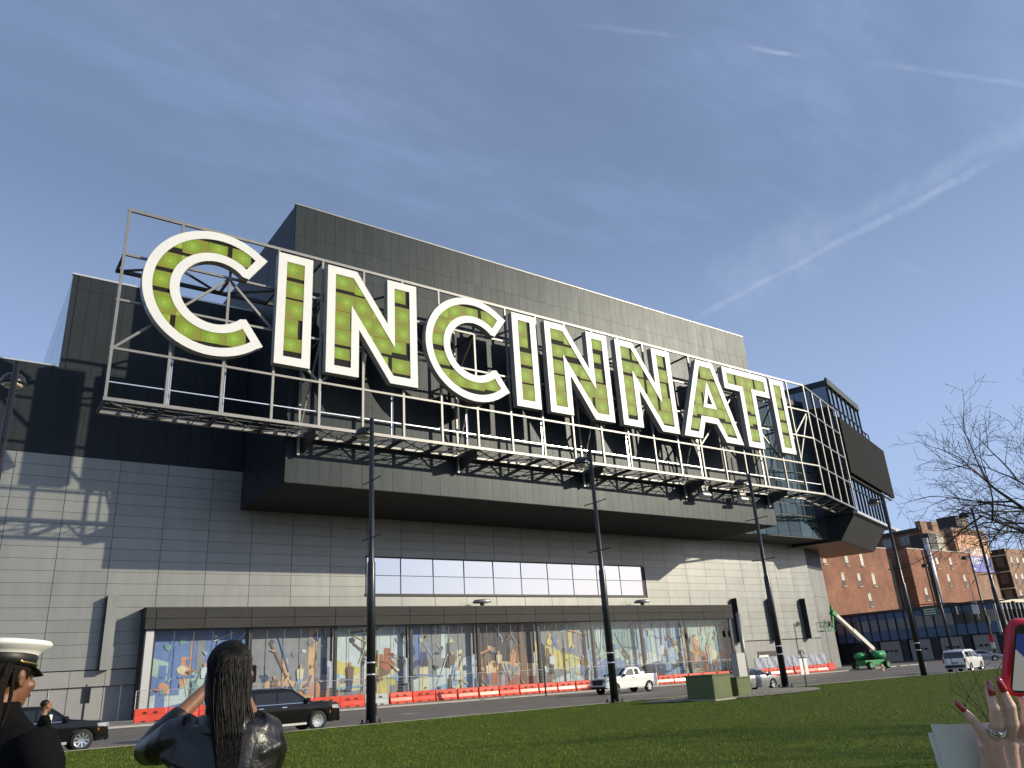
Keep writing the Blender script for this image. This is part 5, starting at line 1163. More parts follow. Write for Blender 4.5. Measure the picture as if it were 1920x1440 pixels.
# ------------------------------------------------------------------ bare trees and shrub
MT['bark'] = mat('bark', (0.055, 0.045, 0.038), 0.85, var=0.3, vscale=12, bump=0.004, bscale=40)
MT['twig'] = mat('twig', (0.11, 0.085, 0.06), 0.8, var=0.2, vscale=10)
def grow(bm, p, d, length, r, level, rnd, maxl=4, up=0.04):
    n = 5; pts = [p]; rad = [r]; q = Vector(p); dd = Vector(d).normalized()
    for i in range(n):
        dd = (dd + Vector((rnd.uniform(-1, 1), rnd.uniform(-1, 1), rnd.uniform(-1, 1)))*0.22 + Vector((0, 0, up))*0.5).normalized()
        q = q+dd*length/n; pts.append(q.copy()); rad.append(max(0.0028, r*(1-0.72*(i+1)/n)))
    tube(bm, pts, rad, 6 if level < 2 else 4 if level < 3 else 3, cap=False)
    if level >= maxl: return
    k = {0: 6, 1: 5, 2: 4, 3: 2}.get(level, 3)
    for j in range(k):
        t = 0.25+0.75*(j+rnd.random())/k; i = min(n-1, int(t*n)); f = t*n-i
        a = pts[i].lerp(pts[i+1], f); base = (pts[i+1]-pts[i]).normalized(); x, y, _ = frame_of(base); an = rnd.uniform(0, 2*math.pi)
        sp = rnd.uniform(0.55, 1.0); nd = base*math.cos(sp)+(x*math.cos(an)+y*math.sin(an))*math.sin(sp)
        grow(bm, a, nd, length*rnd.uniform(0.42, 0.68), max(0.003, r*0.42), level+1, rnd, maxl, up)
def bare_tree(x, y, label, limbs, seed, h=3.0, group=None):
    z = lawn_z(x, y); B = T(x, y, z); root = thing('bare_tree', label, 'tree', B, group); rnd = random.Random(seed)
    bm = bmesh.new(); tube(bm, [(0, 0, -0.1), (0.0, 0, 0.15), (0.03, 0.02, 1.4), (0.0, 0.05, h), (0.1, 0.05, h+0.5), (0.25, 0.0, h+1.0)], [0.2, 0.15, 0.12, 0.09, 0.055, 0.02], 10); bmob('trunk', bm, MT['bark'], root, B, True)
    bm = bmesh.new()
    for p, d, l, r in limbs: grow(bm, Vector(p), Vector(d), l, r, 0, rnd)
    bmob('crown', bm, MT['bark'], root, B)
    return root
LM = [((0, 0.05, 2.75), (-0.75, 0.42, 0.04), 1.9, 0.042), ((0, 0.05, 2.85), (-0.70, 0.16, 0.30), 2.1, 0.046), ((-0.02, 0.05, 2.9), (-0.45, 0.0, 0.55), 1.5, 0.035), ((0, 0.05, 2.9), (-0.6, 0.55, 0.35), 1.4, 0.03), ((0, 0.05, 3.0), (0.6, -0.4, 0.5), 2.2, 0.045), ((0, 0, 2.8), (0.6, 0.55, 0.4), 2.0, 0.045), ((0.05, 0.0, 3.2), (0.5, -0.1, 0.8), 1.8, 0.035), ((0.05, 0.0, 3.0), (0.1, -0.8, 0.5), 1.8, 0.035)]
t1 = bare_tree(14.9, 4.75, 'bare winter tree reaching in from the right edge of the photo', [((p[0], p[1], p[2]+0.42), d, l, r) for p, d, l, r in LM], 11, 3.2)
def tree_copy(x, y, rz, s, label):
    c = copy_tree(t1, T(x, y, lawn_z(x, y), rz) @ Matrix.Scale(s, 4)); c['label'] = label; return c
tree_copy(31, 0.5, 2.1, 1.5, 'bare tree out to the right whose long shadow falls across the lawn'); tree_copy(24, -3.0, 4.0, 1.35, 'bare tree farther right on the lawn beyond the photo edge')
B = T(8.55, 3.75, lawn_z(8.5, 3.7)); r = thing('bare_shrub', 'thin leafless shrub twigs rising beside the red phone', 'shrub', B); rnd = random.Random(5)
bm = bmesh.new()
for q in range(7):
    a = rnd.uniform(0, 6.28); l = rnd.uniform(0.9, 1.6)
    grow(bm, Vector((rnd.uniform(-.08, .12), rnd.uniform(-.1, .1), 0)), Vector((math.cos(a)*0.42, math.sin(a)*0.42, 1)), l, 0.011, 2, rnd, 3, 0.03)
bmob('twigs', bm, MT['twig'], r, B)

# ------------------------------------------------------------------ people
def remeshed(name, bm, voxel, it, mt, parent, M, fac=0.5):
    me = mesh(bm, name, mt); o = bpy.data.objects.new(name, me); COL.objects.link(o)
    m = o.modifiers.new('r', 'REMESH'); m.mode = 'VOXEL'; m.voxel_size = voxel
    s = o.modifiers.new('s', 'SMOOTH'); s.iterations = it; s.factor = fac
    dg = bpy.context.evaluated_depsgraph_get(); dg.update(); m2 = bpy.data.meshes.new_from_object(o.evaluated_get(dg)); bpy.data.objects.remove(o)
    m2.materials.clear(); m2.materials.append(mt); m2.shade_smooth(); return ob(name, m2, parent, M)
def ell(bm, c, r, rot=None, n=3):
    Mx = Matrix.Translation(c) @ (rot or Matrix.Identity(4)) @ Matrix.Diagonal((*r, 1)); bmesh.ops.create_icosphere(bm, subdivisions=n, radius=1, matrix=Mx)
def loft(bm, secs, n=20):
    """closed loft through (centre x, y, z, half width, half depth) sections"""
    rings = [[bm.verts.new((cx+a*math.cos(t), cy+b*math.sin(t), z)) for t in np.linspace(0, 2*math.pi, n, endpoint=False)] for cx, cy, z, a, b in secs]
    for p, q in zip(rings, rings[1:]):
        for i in range(n): bm.faces.new((p[i], p[(i+1) % n], q[(i+1) % n], q[i]))
    bm.faces.new(rings[0][::-1]); bm.faces.new(rings[-1])
def skin_mat(name, c, c2): 
    m = mat(name, c, 0.45, col2=c2, vscale=25, bump=0.0008, bscale=300, world=False); b = m.node_tree.nodes['Principled BSDF']; b.inputs['Subsurface Weight'].default_value = 0.08; b.inputs['Subsurface Radius'].default_value = (0.01, 0.004, 0.002); return m
MT['skin_dark'] = skin_mat('skin_dark', (0.20, 0.092, 0.05), (0.15, 0.065, 0.035)); MT['skin_mid'] = skin_mat('skin_mid', (0.28, 0.135, 0.075), (0.22, 0.10, 0.055)); MT['skin_pale'] = skin_mat('skin_pale', (0.74, 0.47, 0.38), (0.66, 0.38, 0.30))
MT['coat'] = mat('coat', (0.006, 0.006, 0.007), 0.9, spec=0.08, var=0.3, vscale=40, bump=0.001, bscale=200, world=False)
MT['leather'] = mat('leather', (0.010, 0.0092, 0.0088), 0.35, bump=0.009, bscale=16, spec=0.5, var=0.2, vscale=15, world=False)
MT['trousers'] = mat('trousers', (0.02, 0.021, 0.025), 0.85, var=0.2, vscale=20)
MT['hair_black'] = mat('hair_black', (0.010, 0.008, 0.0065), 0.42, spec=0.22); MT['dread'] = mat('dread', (0.010, 0.007, 0.005), 0.85, spec=0.15, var=0.5, vscale=120, bump=0.003, bscale=160, world=False)
MT['shoe'] = mat('shoe', (0.01, 0.01, 0.01), 0.4); MT['gold'] = mat('gold', (0.75, 0.52, 0.16), 0.28, 1.0, var=0.2, vscale=200); MT['cap_white'] = mat('cap_white', (0.80, 0.79, 0.76), 0.55, var=0.03, vscale=10); MT['band_black'] = mat('band_black', (0.008, 0.008, 0.009), 0.5); MT['stud'] = mat('stud', (0.6, 0.58, 0.52), 0.25, 0.9)
MT['eye'] = mat('eye', (0.75, 0.74, 0.72), 0.15); MT['lip'] = mat('lip', (0.22, 0.075, 0.06), 0.4)
def head_shape(bm, hz, s=1.0):
    """head and neck; face towards +Y, hz = height of the head centre"""
    ell(bm, (0, -0.012, hz+0.025), (0.076*s, 0.096*s, 0.10*s)); ell(bm, (0, 0.03, hz-0.035), (0.062*s, 0.068*s, 0.085*s)); ell(bm, (0, 0.055, hz-0.088), (0.036*s, 0.036*s, 0.03*s))
    ell(bm, (0, 0.098, hz-0.022), (0.014*s, 0.022*s, 0.026*s)); ell(bm, (0, 0.105, hz-0.034), (0.018*s, 0.014*s, 0.012*s)); ell(bm, (0, 0.092, hz-0.066), (0.026*s, 0.012*s, 0.013*s))
    ell(bm, (0, 0.082, hz+0.022), (0.055*s, 0.022*s, 0.014*s))
    for e in (-1, 1):
        ell(bm, (e*0.042, 0.07, hz-0.03), (0.024*s, 0.024*s, 0.026*s)); ell(bm, (e*0.078, 0.0, hz-0.008), (0.010*s, 0.022*s, 0.034*s), Matrix.Rotation(e*0.35, 4, 'Z')); ell(bm, (e*0.084, -0.006, hz+0.006), (0.008*s, 0.016*s, 0.022*s))
    tube(bm, [(0, -0.03, hz-0.19), (0, -0.015, hz-0.11), (0, 0, hz-0.05)], [0.062, 0.055, 0.055], 14)
def eyes(par, B, hz):
    for e in (-1, 1): bm = bmesh.new(); ell(bm, (e*0.031, 0.083, hz+0.002), (0.012, 0.008, 0.008), n=2); bmob('eye', bm, MT['eye'], par, B, True)
def legs(bm, hip=0.92):
    for e in (-1, 1): tube(bm, [(e*0.09, 0, hip), (e*0.1, 0.01, 0.5), (e*0.1, -0.01, 0.08)], [0.095, 0.062, 0.045], 12)
def shoes(par, B):
    for e in (-1, 1): bm = bmesh.new(); ell(bm, (e*0.1, 0.05, 0.045), (0.045, 0.135, 0.05)); bmob('shoe', bm, MT['shoe'], par, B, True)

# --- woman with long black hair and leather jacket
FZ = R(68)                                     # direction she faces
gw0 = 0.345; Bw = T(0.985, 3.33, gw0, FZ-math.pi/2)
wm = thing('person', 'woman with long black hair in a black leather jacket, seen from behind, hands raised', 'person', Bw)
HZ = 1.565
bm = bmesh.new(); head_shape(bm, HZ)
tube(bm, [(0, -0.02, 1.3), (0, -0.02, HZ-0.15)], [0.075, 0.06], 14)
loft(bm, [(0, -0.01, 0.85, 0.15, 0.10), (0, 0, 1.0, 0.13, 0.09), (0, 0, 1.2, 0.15, 0.10), (0, 0, 1.34, 0.13, 0.08), (0, -0.01, 1.40, 0.07, 0.06)]); legs(bm, 0.9)
ARML = [(-0.165, 0.0, 1.345), (-0.30, 0.13, 1.325), (-0.215, 0.26, 1.43), (-0.115, 0.315, 1.535)]
ARMR = [(0.14, 0.0, 1.325), (0.135, 0.17, 1.20), (0.085, 0.28, 1.38), (0.03, 0.325, 1.50)]
for A in (ARML, ARMR): tube(bm, A, [0.05, 0.042, 0.036, 0.026], 12)
def small_hand(bm, c, d, upv, e):
    """relaxed hand: palm, four fingers, thumb; d = direction of the fingers"""
    c = Vector(c); d = Vector(d).normalized(); n = Vector(upv).normalized(); s = d.cross(n).normalized()*e
    tube(bm, [c-d*0.03, c+d*0.03, c+d*0.075], [0.026, 0.036, 0.034], 10)
    for k, l in enumerate((0.068, 0.078, 0.072, 0.055)):
        b0 = c+d*0.07+s*(0.03-0.02*k); tube(bm, [b0, b0+d*l*0.5-n*0.006, b0+d*l*0.85-n*0.03, b0+d*l*0.9-n*0.05], [0.0098, 0.009, 0.0085, 0.007], 8)
    b0 = c+s*0.03; tube(bm, [b0, b0+s*0.025+d*0.03, b0+s*0.03+d*0.06], [0.013, 0.011, 0.008], 8)
small_hand(bm, (-0.105, 0.325, 1.555), (0.25, 0.25, 0.9), (0.3, 1, 0), -1); small_hand(bm, (0.03, 0.335, 1.51), (-0.1, 0.25, 0.9), (-0.3, 1, 0), 1)
remeshed('body', bm, 0.0065, 6, MT['skin_mid'], wm, Bw); eyes(wm, Bw, HZ); shoes(wm, Bw)
bm = bmesh.new()
for e in (-1, 1): tube(bm, [(e*0.085, -0.01, 0.95), (e*0.105, 0.01, 0.5), (e*0.105, -0.01, 0.1)], [0.115, 0.078, 0.06], 14)
ell(bm, (0, -0.02, 0.92), (0.18, 0.13, 0.13)); remeshed('trousers', bm, 0.016, 5, MT['trousers'], wm, Bw)
bm = bmesh.new()
loft(bm, [(0, -0.01, 0.88, 0.185, 0.135), (0, -0.015, 0.98, 0.175, 0.13), (0, -0.015, 1.12, 0.185, 0.13), (0, -0.02, 1.24, 0.195, 0.13), (0, -0.015, 1.32, 0.205, 0.12), (-0.005, -0.012, 1.395, 0.175, 0.10), (0, -0.015, 1.41, 0.10, 0.078)], 28)
tube(bm, [(-0.12, -0.01, 1.37), (-0.19, 0.02, 1.355), (-0.255, 0.085, 1.325), (-0.295, 0.135, 1.315), (-0.27, 0.19, 1.36), (-0.23, 0.25, 1.41), (-0.205, 0.275, 1.435)], [0.08, 0.076, 0.066, 0.06, 0.056, 0.05, 0.046], 16)
tube(bm, [(0.10, -0.01, 1.36), (0.14, 0.02, 1.345), (0.16, 0.09, 1.29), (0.15, 0.16, 1.23), (0.115, 0.22, 1.28), (0.09, 0.27, 1.36)], [0.085, 0.08, 0.074, 0.068, 0.058, 0.05], 16)
for z, rr in ((1.15, 0.03), (1.06, 0.028)): tube(bm, [(-0.17, -0.08, z), (-0.06, -0.128, z-0.02), (0.08, -0.125, z+0.015), (0.18, -0.07, z-0.01)], rr, 8)     # soft folds
tube(bm, [(0.06, -0.105, 1.25), (0.14, -0.085, 1.29), (0.2, -0.02, 1.31)], 0.03, 8); tube(bm, [(-0.05, -0.11, 1.22), (-0.14, -0.09, 1.27), (-0.21, -0.02, 1.3)], 0.028, 8); tube(bm, [(0.12, 0.0, 1.34), (0.17, 0.05, 1.30)], 0.04, 8)
jk = remeshed('leather_jacket', bm, 0.0085, 5, MT['leather'], wm, Bw)
dg = bpy.context.evaluated_depsgraph_get(); dg.update()
def on_jacket(x, z, off=0.003):
    ok, loc, nor, _ = jk.ray_cast(Vector((x, -0.6, z)), Vector((0, 1, 0)))
    return (loc+nor*off, nor) if ok else (Vector((x, -0.12, z)), Vector((0, -1, 0)))
def strip(name, pts, wd, mt, off=0.003):
    bm = bmesh.new(); pr = None
    for i, (x, z) in enumerate(pts):
        x2, z2 = pts[min(i+1, len(pts)-1)]; x1, z1 = pts[max(i-1, 0)]; t = Vector((x2-x1, z2-z1)).normalized(); nx, nz = -t.y*wd/2, t.x*wd/2
        a, b = on_jacket(x+nx, z+nz, off)[0], on_jacket(x-nx, z-nz, off)[0]; row = (bm.verts.new(a), bm.verts.new(b))
        if pr: bm.faces.new((pr[0], pr[1], row[1], row[0]))
        pr = row
    return bmob(name, bm, mt, jk, Bw, True)
band = [(-0.17+0.34*t, 1.268-0.075*t-0.02*math.sin(t*3.1)) for t in np.linspace(0, 1, 16)]
strip('yoke_band', band, 0.02, MT['leather'], 0.005)
bm = bmesh.new()
for t in np.linspace(0, 1, 44):
    p, n_ = on_jacket(-0.17+0.34*t, 1.268-0.075*t-0.02*math.sin(t*3.1), 0.0055); ell(bm, p, (0.0024, 0.0024, 0.0024), n=1)
tag(bmob('studs', bm, MT['stud'], jk, Bw, True), kind='stuff')
MT['seam'] = mat('seam', (0.035, 0.033, 0.03), 0.6)
for sx in (-0.085, 0.085): strip('seam', [(sx*(1+0.25*t), 1.235-0.34*t-(0.02 if sx > 0 else 0)) for t in np.linspace(0, 1, 12)], 0.004, MT['seam'], 0.002)
bm = bmesh.new(); cs = []
for k in range(25):        # folded collar
    t = R(-200+k*220/24); rr = 0.088; cs.append([Vector((rr*math.cos(t)*1.05, rr*math.sin(t)*0.92-0.012, 1.435)), Vector((rr*1.14*math.cos(t)*1.05, rr*1.1*math.sin(t)-0.014, 1.425)), Vector((rr*1.42*math.cos(t), rr*1.32*math.sin(t)-0.02, 1.375)), Vector((rr*1.36*math.cos(t), rr*1.26*math.sin(t)-0.02, 1.365))])
cv = [[bm.verts.new(p) for p in c] for c in cs]
for a, b in zip(cv, cv[1:]):
    for i in range(3): bm.faces.new((a[i], a[i+1], b[i+1], b[i]))
bmob('collar', bm, MT['leather'], jk, Bw, True)
# hair: a cap over the skull and long strands down the back
bm = bmesh.new(); ell(bm, (0, -0.018, HZ+0.027), (0.086, 0.107, 0.106)); tube(bm, [(0.0, -0.02, HZ+0.06), (0.0, -0.05, HZ-0.02), (0.0, -0.068, HZ-0.12), (0.02, -0.095, HZ-0.24), (0.035, -0.115, HZ-0.31)], [0.06, 0.07, 0.056, 0.036, 0.012], 14)
tube(bm, [(-0.05, -0.03, HZ), (-0.05, -0.05, HZ-0.08), (-0.03, -0.07, HZ-0.14)], [0.04, 0.034, 0.02], 12); tube(bm, [(0.055, -0.03, HZ), (0.06, -0.04, HZ-0.1), (0.065, -0.05, HZ-0.16)], [0.04, 0.03, 0.016], 12)
hr = remeshed('hair', bm, 0.008, 5, MT['hair_black'], wm, Bw)
def strand_mesh(name, strands, mt, par, B):
    V = []; Fc = []
    for pts, r0, r1 in strands:
        b0 = len(V); m = len(pts)
        for i, p in enumerate(pts):
            d = (pts[min(i+1, m-1)]-pts[max(i-1, 0)]); x, y, _ = frame_of(d if d.length > 1e-7 else Vector((0, 0, 1))); rr = r0+(r1-r0)*i/(m-1)
            for k in range(3): V.append(p+(x*math.cos(2.094*k)+y*math.sin(2.094*k))*rr)
        for i in range(m-1):
            for k in range(3): Fc.append((b0+i*3+k, b0+i*3+(k+1) % 3, b0+(i+1)*3+(k+1) % 3, b0+(i+1)*3+k))
    return tag(ob(name, pymesh(name, V, Fc, mt, True), par, B), kind='stuff')
rnd = random.Random(9); ST = []
for q in range(5200):
    th = rnd.uniform(-2.05, 2.05); ph = rnd.uniform(0.15, 1.25)           # around the back, from the parting down
    s = Vector((math.sin(th)*math.sin(ph)*0.09, -0.018-math.cos(th)*math.sin(ph)*0.112, HZ+0.03+math.cos(ph)*0.111)); yp = rnd.uniform(-0.07, 0.07); pts = [Vector((0.012+rnd.uniform(-.012, .012), -0.018+yp, HZ+0.03+0.111*math.sqrt(1-(yp/0.112)**2)))]
    for f_ in (0.3, 0.6, 0.85):
        m_ = pts[0].lerp(s, f_)-Vector((0, -0.018, HZ+0.03)); e_ = Vector((m_.x/0.09, m_.y/0.112, m_.z/0.111)); e_ *= 1.012/e_.length; pts.append(Vector((e_.x*0.09, -0.018+e_.y*0.112, HZ+0.03+e_.z*0.111)))
    pts.append(s)
    side = th > 1.15; left = th < -1.15
    L = rnd.uniform(0.26, 0.41) if not (side or left) else rnd.uniform(0.18, 0.30); cx = 0.032 if not side and not left else (0.078 if side else -0.03); j = rnd.uniform(-1, 1); n = 9; z0 = s.z; wv = rnd.uniform(0, 6)
    for i in range(1, n+1):
        t = i/n; z = z0-(z0-(HZ-L))*t
        w_ = (0.088-0.06*max(0, min(1, (HZ-0.03-z)/0.36))); x = s.x*(1-t)+(cx*min(1, t*1.2)+j*w_*0.9*(0.6 if side or left else 1))*t+0.0015*math.sin(t*5+wv)
        back = -0.135-0.03*t if not side and not left else -0.075
        y = s.y*(1-t)+back*t-0.0015*math.cos(wv+t*5)-0.022*math.sin(math.pi*min(1, t*1.3))*(0.6 if not (side or left) else 0.2)*(1-abs(x)*4)
        pts.append(Vector((x, y, z)))
    ST.append((pts, 0.0013, 0.0007))
strand_mesh('hair_strands', ST, MT['hair_black'], hr, Bw)
B = Bw; ph = thing('phone', 'dark phone held up before the woman with the long black hair', 'phone', Bw @ T(-0.02, 0.40, 1.57)); bm = bmesh.new(); box(bm, -0.075, 0.075, 0.40, 0.409, 1.545, 1.62); bev(bm, 0.004); bmob('case', bm, MT['plastic'], ph, Bw); bm = bmesh.new(); box(bm, -0.07, 0.07, 0.398, 0.40, 1.55, 1.615); bmob('screen', bm, MT['car_glass'], ph, Bw)

# --- officer with white cap and locs
FO = R(38); Bo = T(0.255, 3.755, 0.33, FO-math.pi/2)
of = thing('person', 'person with long dark locs in a black coat and a white uniform cap', 'person', Bo)
HO = 1.63
bm = bmesh.new(); head_shape(bm, HO, 1.0); loft(bm, [(0, 0, 0.85, 0.15, 0.1), (0, 0, 1.1, 0.15, 0.1), (0, 0, 1.36, 0.16, 0.09), (0, -0.01, 1.44, 0.07, 0.06)]); legs(bm)
for e in (-1, 1):
    tube(bm, [(e*0.19, -0.02, 1.37), (e*0.25, -0.03, 1.1), (e*0.25, 0.04, 0.86)], [0.05, 0.04, 0.028], 10); small_hand(bm, (e*0.25, 0.05, 0.82), (0, 0.1, -1), (e, 0, 0), -e)
remeshed('body', bm, 0.0065, 6, MT['skin_dark'], of, Bo); eyes(of, Bo, HO); shoes(of, Bo)
bm = bmesh.new(); ell(bm, (0, 0.103, HO-0.066), (0.024, 0.006, 0.008)); bmob('lips', bm, MT['lip'], of, Bo, True)
bm = bmesh.new(); loft(bm, [(0, 0, 0.45, 0.20, 0.15), (0, 0, 0.9, 0.19, 0.135), (0, 0, 1.1, 0.18, 0.125), (0, -0.005, 1.28, 0.235, 0.13), (0, -0.01, 1.38, 0.23, 0.11), (0, -0.01, 1.435, 0.19, 0.095), (0, -0.008, 1.475, 0.125, 0.08), (0, -0.006, 1.515, 0.075, 0.068), (0, -0.004, 1.545, 0.066, 0.064)], 26)
for e in (-1, 1): tube(bm, [(e*0.18, -0.01, 1.40), (e*0.255, -0.02, 1.32), (e*0.285, -0.03, 1.08), (e*0.285, 0.03, 0.9)], [0.085, 0.078, 0.062, 0.052], 14)
remeshed('coat', bm, 0.011, 6, MT['coat'], of, Bo)
bm = bmesh.new(); ell(bm, (0, -0.02, HO+0.03), (0.086, 0.106, 0.09)); hb = remeshed('hair', bm, 0.008, 3, MT['dread'], of, Bo)
# keep the hair off the face
ST = []; rnd = random.Random(3)
for q in range(78):
    th = rnd.uniform(-1.95, 1.45); ph = rnd.uniform(0.7, 1.65); s = Vector((math.sin(th)*math.sin(ph)*0.083, -0.02-math.cos(th)*math.sin(ph)*0.104, HO+0.03+math.cos(ph)*0.088)); L = rnd.uniform(0.40, 0.62); pts = [s]; n = 12; j = rnd.uniform(-1, 1)
    for i in range(1, n+1):
        t = i/n; z = s.z-(L)*t; x = s.x*(1+0.25*t)+0.008*math.sin(t*8+q)+j*0.012*t; y = min(s.y, 0.0)-0.03*math.sin(min(1, t*1.6)*1.57)-(0.05 if z < 1.44 else 0.0)*min(1, (1.44-z)/0.1 if z < 1.44 else 0)+0.006*math.cos(t*7+q*2)
        pts.append(Vector((x, y-0.012*abs(j), z)))
    ST.append(pts)
bm = bmesh.new()
for pts in ST: tube(bm, pts, [0.0068]+[0.0075]*(len(pts)-3)+[0.0062, 0.003], 6)
tag(bmob('locs', bm, MT['dread'], hb, Bo, True), kind='stuff')
# cap
capM = Bo @ Matrix.Translation((0, -0.005, HO+0.085)) @ Matrix.Rotation(R(-7), 4, 'X')
cp = thing('uniform_cap', 'white topped uniform cap with black band and gold badge', 'cap', capM)
bm = bmesh.new(); n = 36; secs = [(0.088, 0.106, -0.035), (0.09, 0.108, 0.0), (0.105, 0.123, 0.016), (0.128, 0.146, 0.030), (0.134, 0.152, 0.040), (0.126, 0.144, 0.050), (0.08, 0.095, 0.056), (0.0, 0.0, 0.058)]; rg = []
for a, b, z in secs: rg.append([bm.verts.new((a*math.cos(t), b*math.sin(t), z+0.012*math.sin(t)*(a/0.134)**2)) for t in np.linspace(0, 2*math.pi, n, endpoint=False)])
for p, q in zip(rg, rg[1:]):
    for i in range(n): bm.faces.new((p[i], p[(i+1) % n], q[(i+1) % n], q[i]))
bmesh.ops.remove_doubles(bm, verts=bm.verts[:], dist=0.0005); bmob('crown', bm, MT['cap_white'], cp, capM, True)
bm = bmesh.new(); rg = []
for a, b, z in ((0.0885, 0.1065, -0.042), (0.0915, 0.1095, -0.042), (0.0925, 0.1105, 0.002), (0.09, 0.108, 0.004)): rg.append([bm.verts.new((a*math.cos(t), b*math.sin(t), z)) for t in np.linspace(0, 2*math.pi, n, endpoint=False)])
for p, q in zip(rg, rg[1:]):
    for i in range(n): bm.faces.new((p[i], p[(i+1) % n], q[(i+1) % n], q[i]))
bmob('band', bm, MT['band_black'], cp, capM, True)
bm = bmesh.new(); rg = []
for f, dz in ((1.0, -0.036), (1.22, -0.05), (1.38, -0.066)): rg.append([bm.verts.new((0.09*f*0.95*math.cos(t)*(1.0), 0.108*f*math.sin(t), dz)) for t in np.linspace(R(35), R(145), 16)])
for p, q in zip(rg, rg[1:]):
    for i in range(15): bm.faces.new((p[i], p[i+1], q[i+1], q[i]))
bmob('visor', bm, MT['band_black'], cp, capM, True)
bm = bmesh.new()
for c, r_ in (((0, 0.122, 0.012), (0.016, 0.006, 0.018)), ((0, 0.123, 0.034), (0.012, 0.005, 0.008)), ((-0.016, 0.119, 0.02), (0.012, 0.004, 0.007)), ((0.016, 0.119, 0.02), (0.012, 0.004, 0.007)), ((0, 0.119, -0.012), (0.007, 0.005, 0.016)), ((-0.014, 0.117, -0.004), (0.005, 0.004, 0.018)), ((0.014, 0.117, -0.004), (0.005, 0.004, 0.018))): ell(bm, c, r_, n=2)
bmob('badge', bm, MT['gold'], cp, capM, True)
bm = bmesh.new(); tube(bm, [(0.0935*math.cos(t), 0.1115*math.sin(t), -0.032) for t in np.linspace(R(-12), R(70), 14)], 0.0045, 6); bmob('chin_strap', bm, MT['gold'], cp, capM, True)
bm = bmesh.new(); ell(bm, (0.093, -0.02, -0.03), (0.006, 0.007, 0.007), n=2); bmob('button', bm, MT['gold'], cp, capM, True)
# --- distant person on the lawn
Bp = T(2.16, 20.0, lawn_z(2.3, 20.0)+0.0, R(-75)); sp_ = thing('person', 'distant person in a dark coat with white collar, half hidden behind the capped person', 'person', Bp)
bm = bmesh.new(); head_shape(bm, 1.72); loft(bm, [(0, 0, 0.9, 0.15, 0.1), (0, 0, 1.3, 0.17, 0.1), (0, 0, 1.46, 0.16, 0.09), (0, 0, 1.53, 0.07, 0.06)]); legs(bm)
for e in (-1, 1): tube(bm, [(e*0.19, 0, 1.44), (e*0.24, 0, 1.15), (e*0.23, 0.08, 0.92)], [0.05, 0.04, 0.028], 8); small_hand(bm, (e*0.23, 0.09, 0.88), (0, 0.15, -1), (e, 0, 0), -e)
remeshed('body', bm, 0.012, 4, MT['skin_mid'], sp_, Bp)
bm = bmesh.new(); loft(bm, [(0, 0, 0.6, 0.19, 0.14), (0, 0, 1.0, 0.18, 0.13), (0, 0, 1.38, 0.2, 0.12), (0, 0, 1.5, 0.14, 0.09), (0, 0, 1.55, 0.075, 0.07)])
for e in (-1, 1): tube(bm, [(e*0.17, 0, 1.44), (e*0.25, 0, 1.15), (e*0.24, 0.06, 0.96)], [0.075, 0.06, 0.05], 8)
remeshed('coat', bm, 0.02, 4, MT['coat'], sp_, Bp); bm = bmesh.new(); ell(bm, (0, -0.035, 1.765), (0.084, 0.095, 0.082)); remeshed('hair', bm, 0.015, 3, MT['hair_black'], sp_, Bp); bm = bmesh.new(); box(bm, -0.04, 0.04, 0.06, 0.13, 1.3, 1.54); bmob('shirt_front', bm, MT['cap_white'], sp_, Bp); shoes(sp_, Bp)

# --- raised hand with red nails, red phone and papers at the right edge
ax = Matrix((_r2, _u2, -_f)).transposed().to_4x4()
HC = Vector((1.437, 0.668, 1.701)); Bh = ax.copy(); Bh.translation = HC      # palm centre; x right, y up, z towards the viewer
hp = thing('person', 'pale hand with long red nails and a jewelled ring, fingers spread beside a red phone', 'person', Bh)
S_ = 1/1153.0
def P(px, py, z=0.0): return Vector(((px-1890)*S_, -(py-1400)*S_, z))
bm = bmesh.new()
FG = [([P(1868, 1402, 0.004), P(1851, 1374, 0.006), P(1835, 1354, 0.004), P(1820, 1337, -0.002)], [0.0105, 0.0083, 0.0068, 0.0050]),
      ([P(1880, 1392, 0.004), P(1877, 1360, 0.014), P(1871, 1330, 0.016), P(1867, 1300, 0.008)], [0.0112, 0.0098, 0.0086, 0.0066]),
      ([P(1906, 1392, 0.004), P(1904, 1358, 0.014), P(1898, 1326, 0.017), P(1886, 1292, 0.010)], [0.0118, 0.0105, 0.0092, 0.0066]),
      ([P(1934, 1396, 0.000), P(1936, 1362, 0.012), P(1940, 1332, 0.004), P(1934, 1310, -0.012)], [0.0118, 0.0105, 0.009, 0.007])]
for pts, rr in FG:
    tube(bm, pts, rr, 14); ell(bm, pts[-1], (rr[-1],)*3)
    for p, r_ in zip(pts[1:-1], rr[1:-1]): ell(bm, p, (r_*1.06,)*3)
for (a, b, ra_, rb_) in ((P(1866, 1400, 0), P(1895, 1470, -0.01), 0.014, 0.02), (P(1882, 1394, 0.001), P(1903, 1470, -0.006), 0.016, 0.021), (P(1906, 1394, 0.001), P(1914, 1470, -0.006), 0.016, 0.021), (P(1932, 1398, -0.001), P(1928, 1470, -0.008), 0.016, 0.02)): tube(bm, [a, a.lerp(b, 0.5), b], [ra_, (ra_+rb_)/2, rb_], 14)
tube(bm, [P(1945, 1455, -0.015), P(1966, 1418, -0.02), P(1970, 1380, -0.022), P(1962, 1350, -0.02)], [0.017, 0.014, 0.0115, 0.008], 12)
tube(bm, [P(1905, 1455, -0.008), P(1912, 1520, -0.012), P(1930, 1640, -0.02)], [0.034, 0.027, 0.031], 18)
remeshed('body', bm, 0.0021, 5, MT['skin_pale'], hp, Bh)
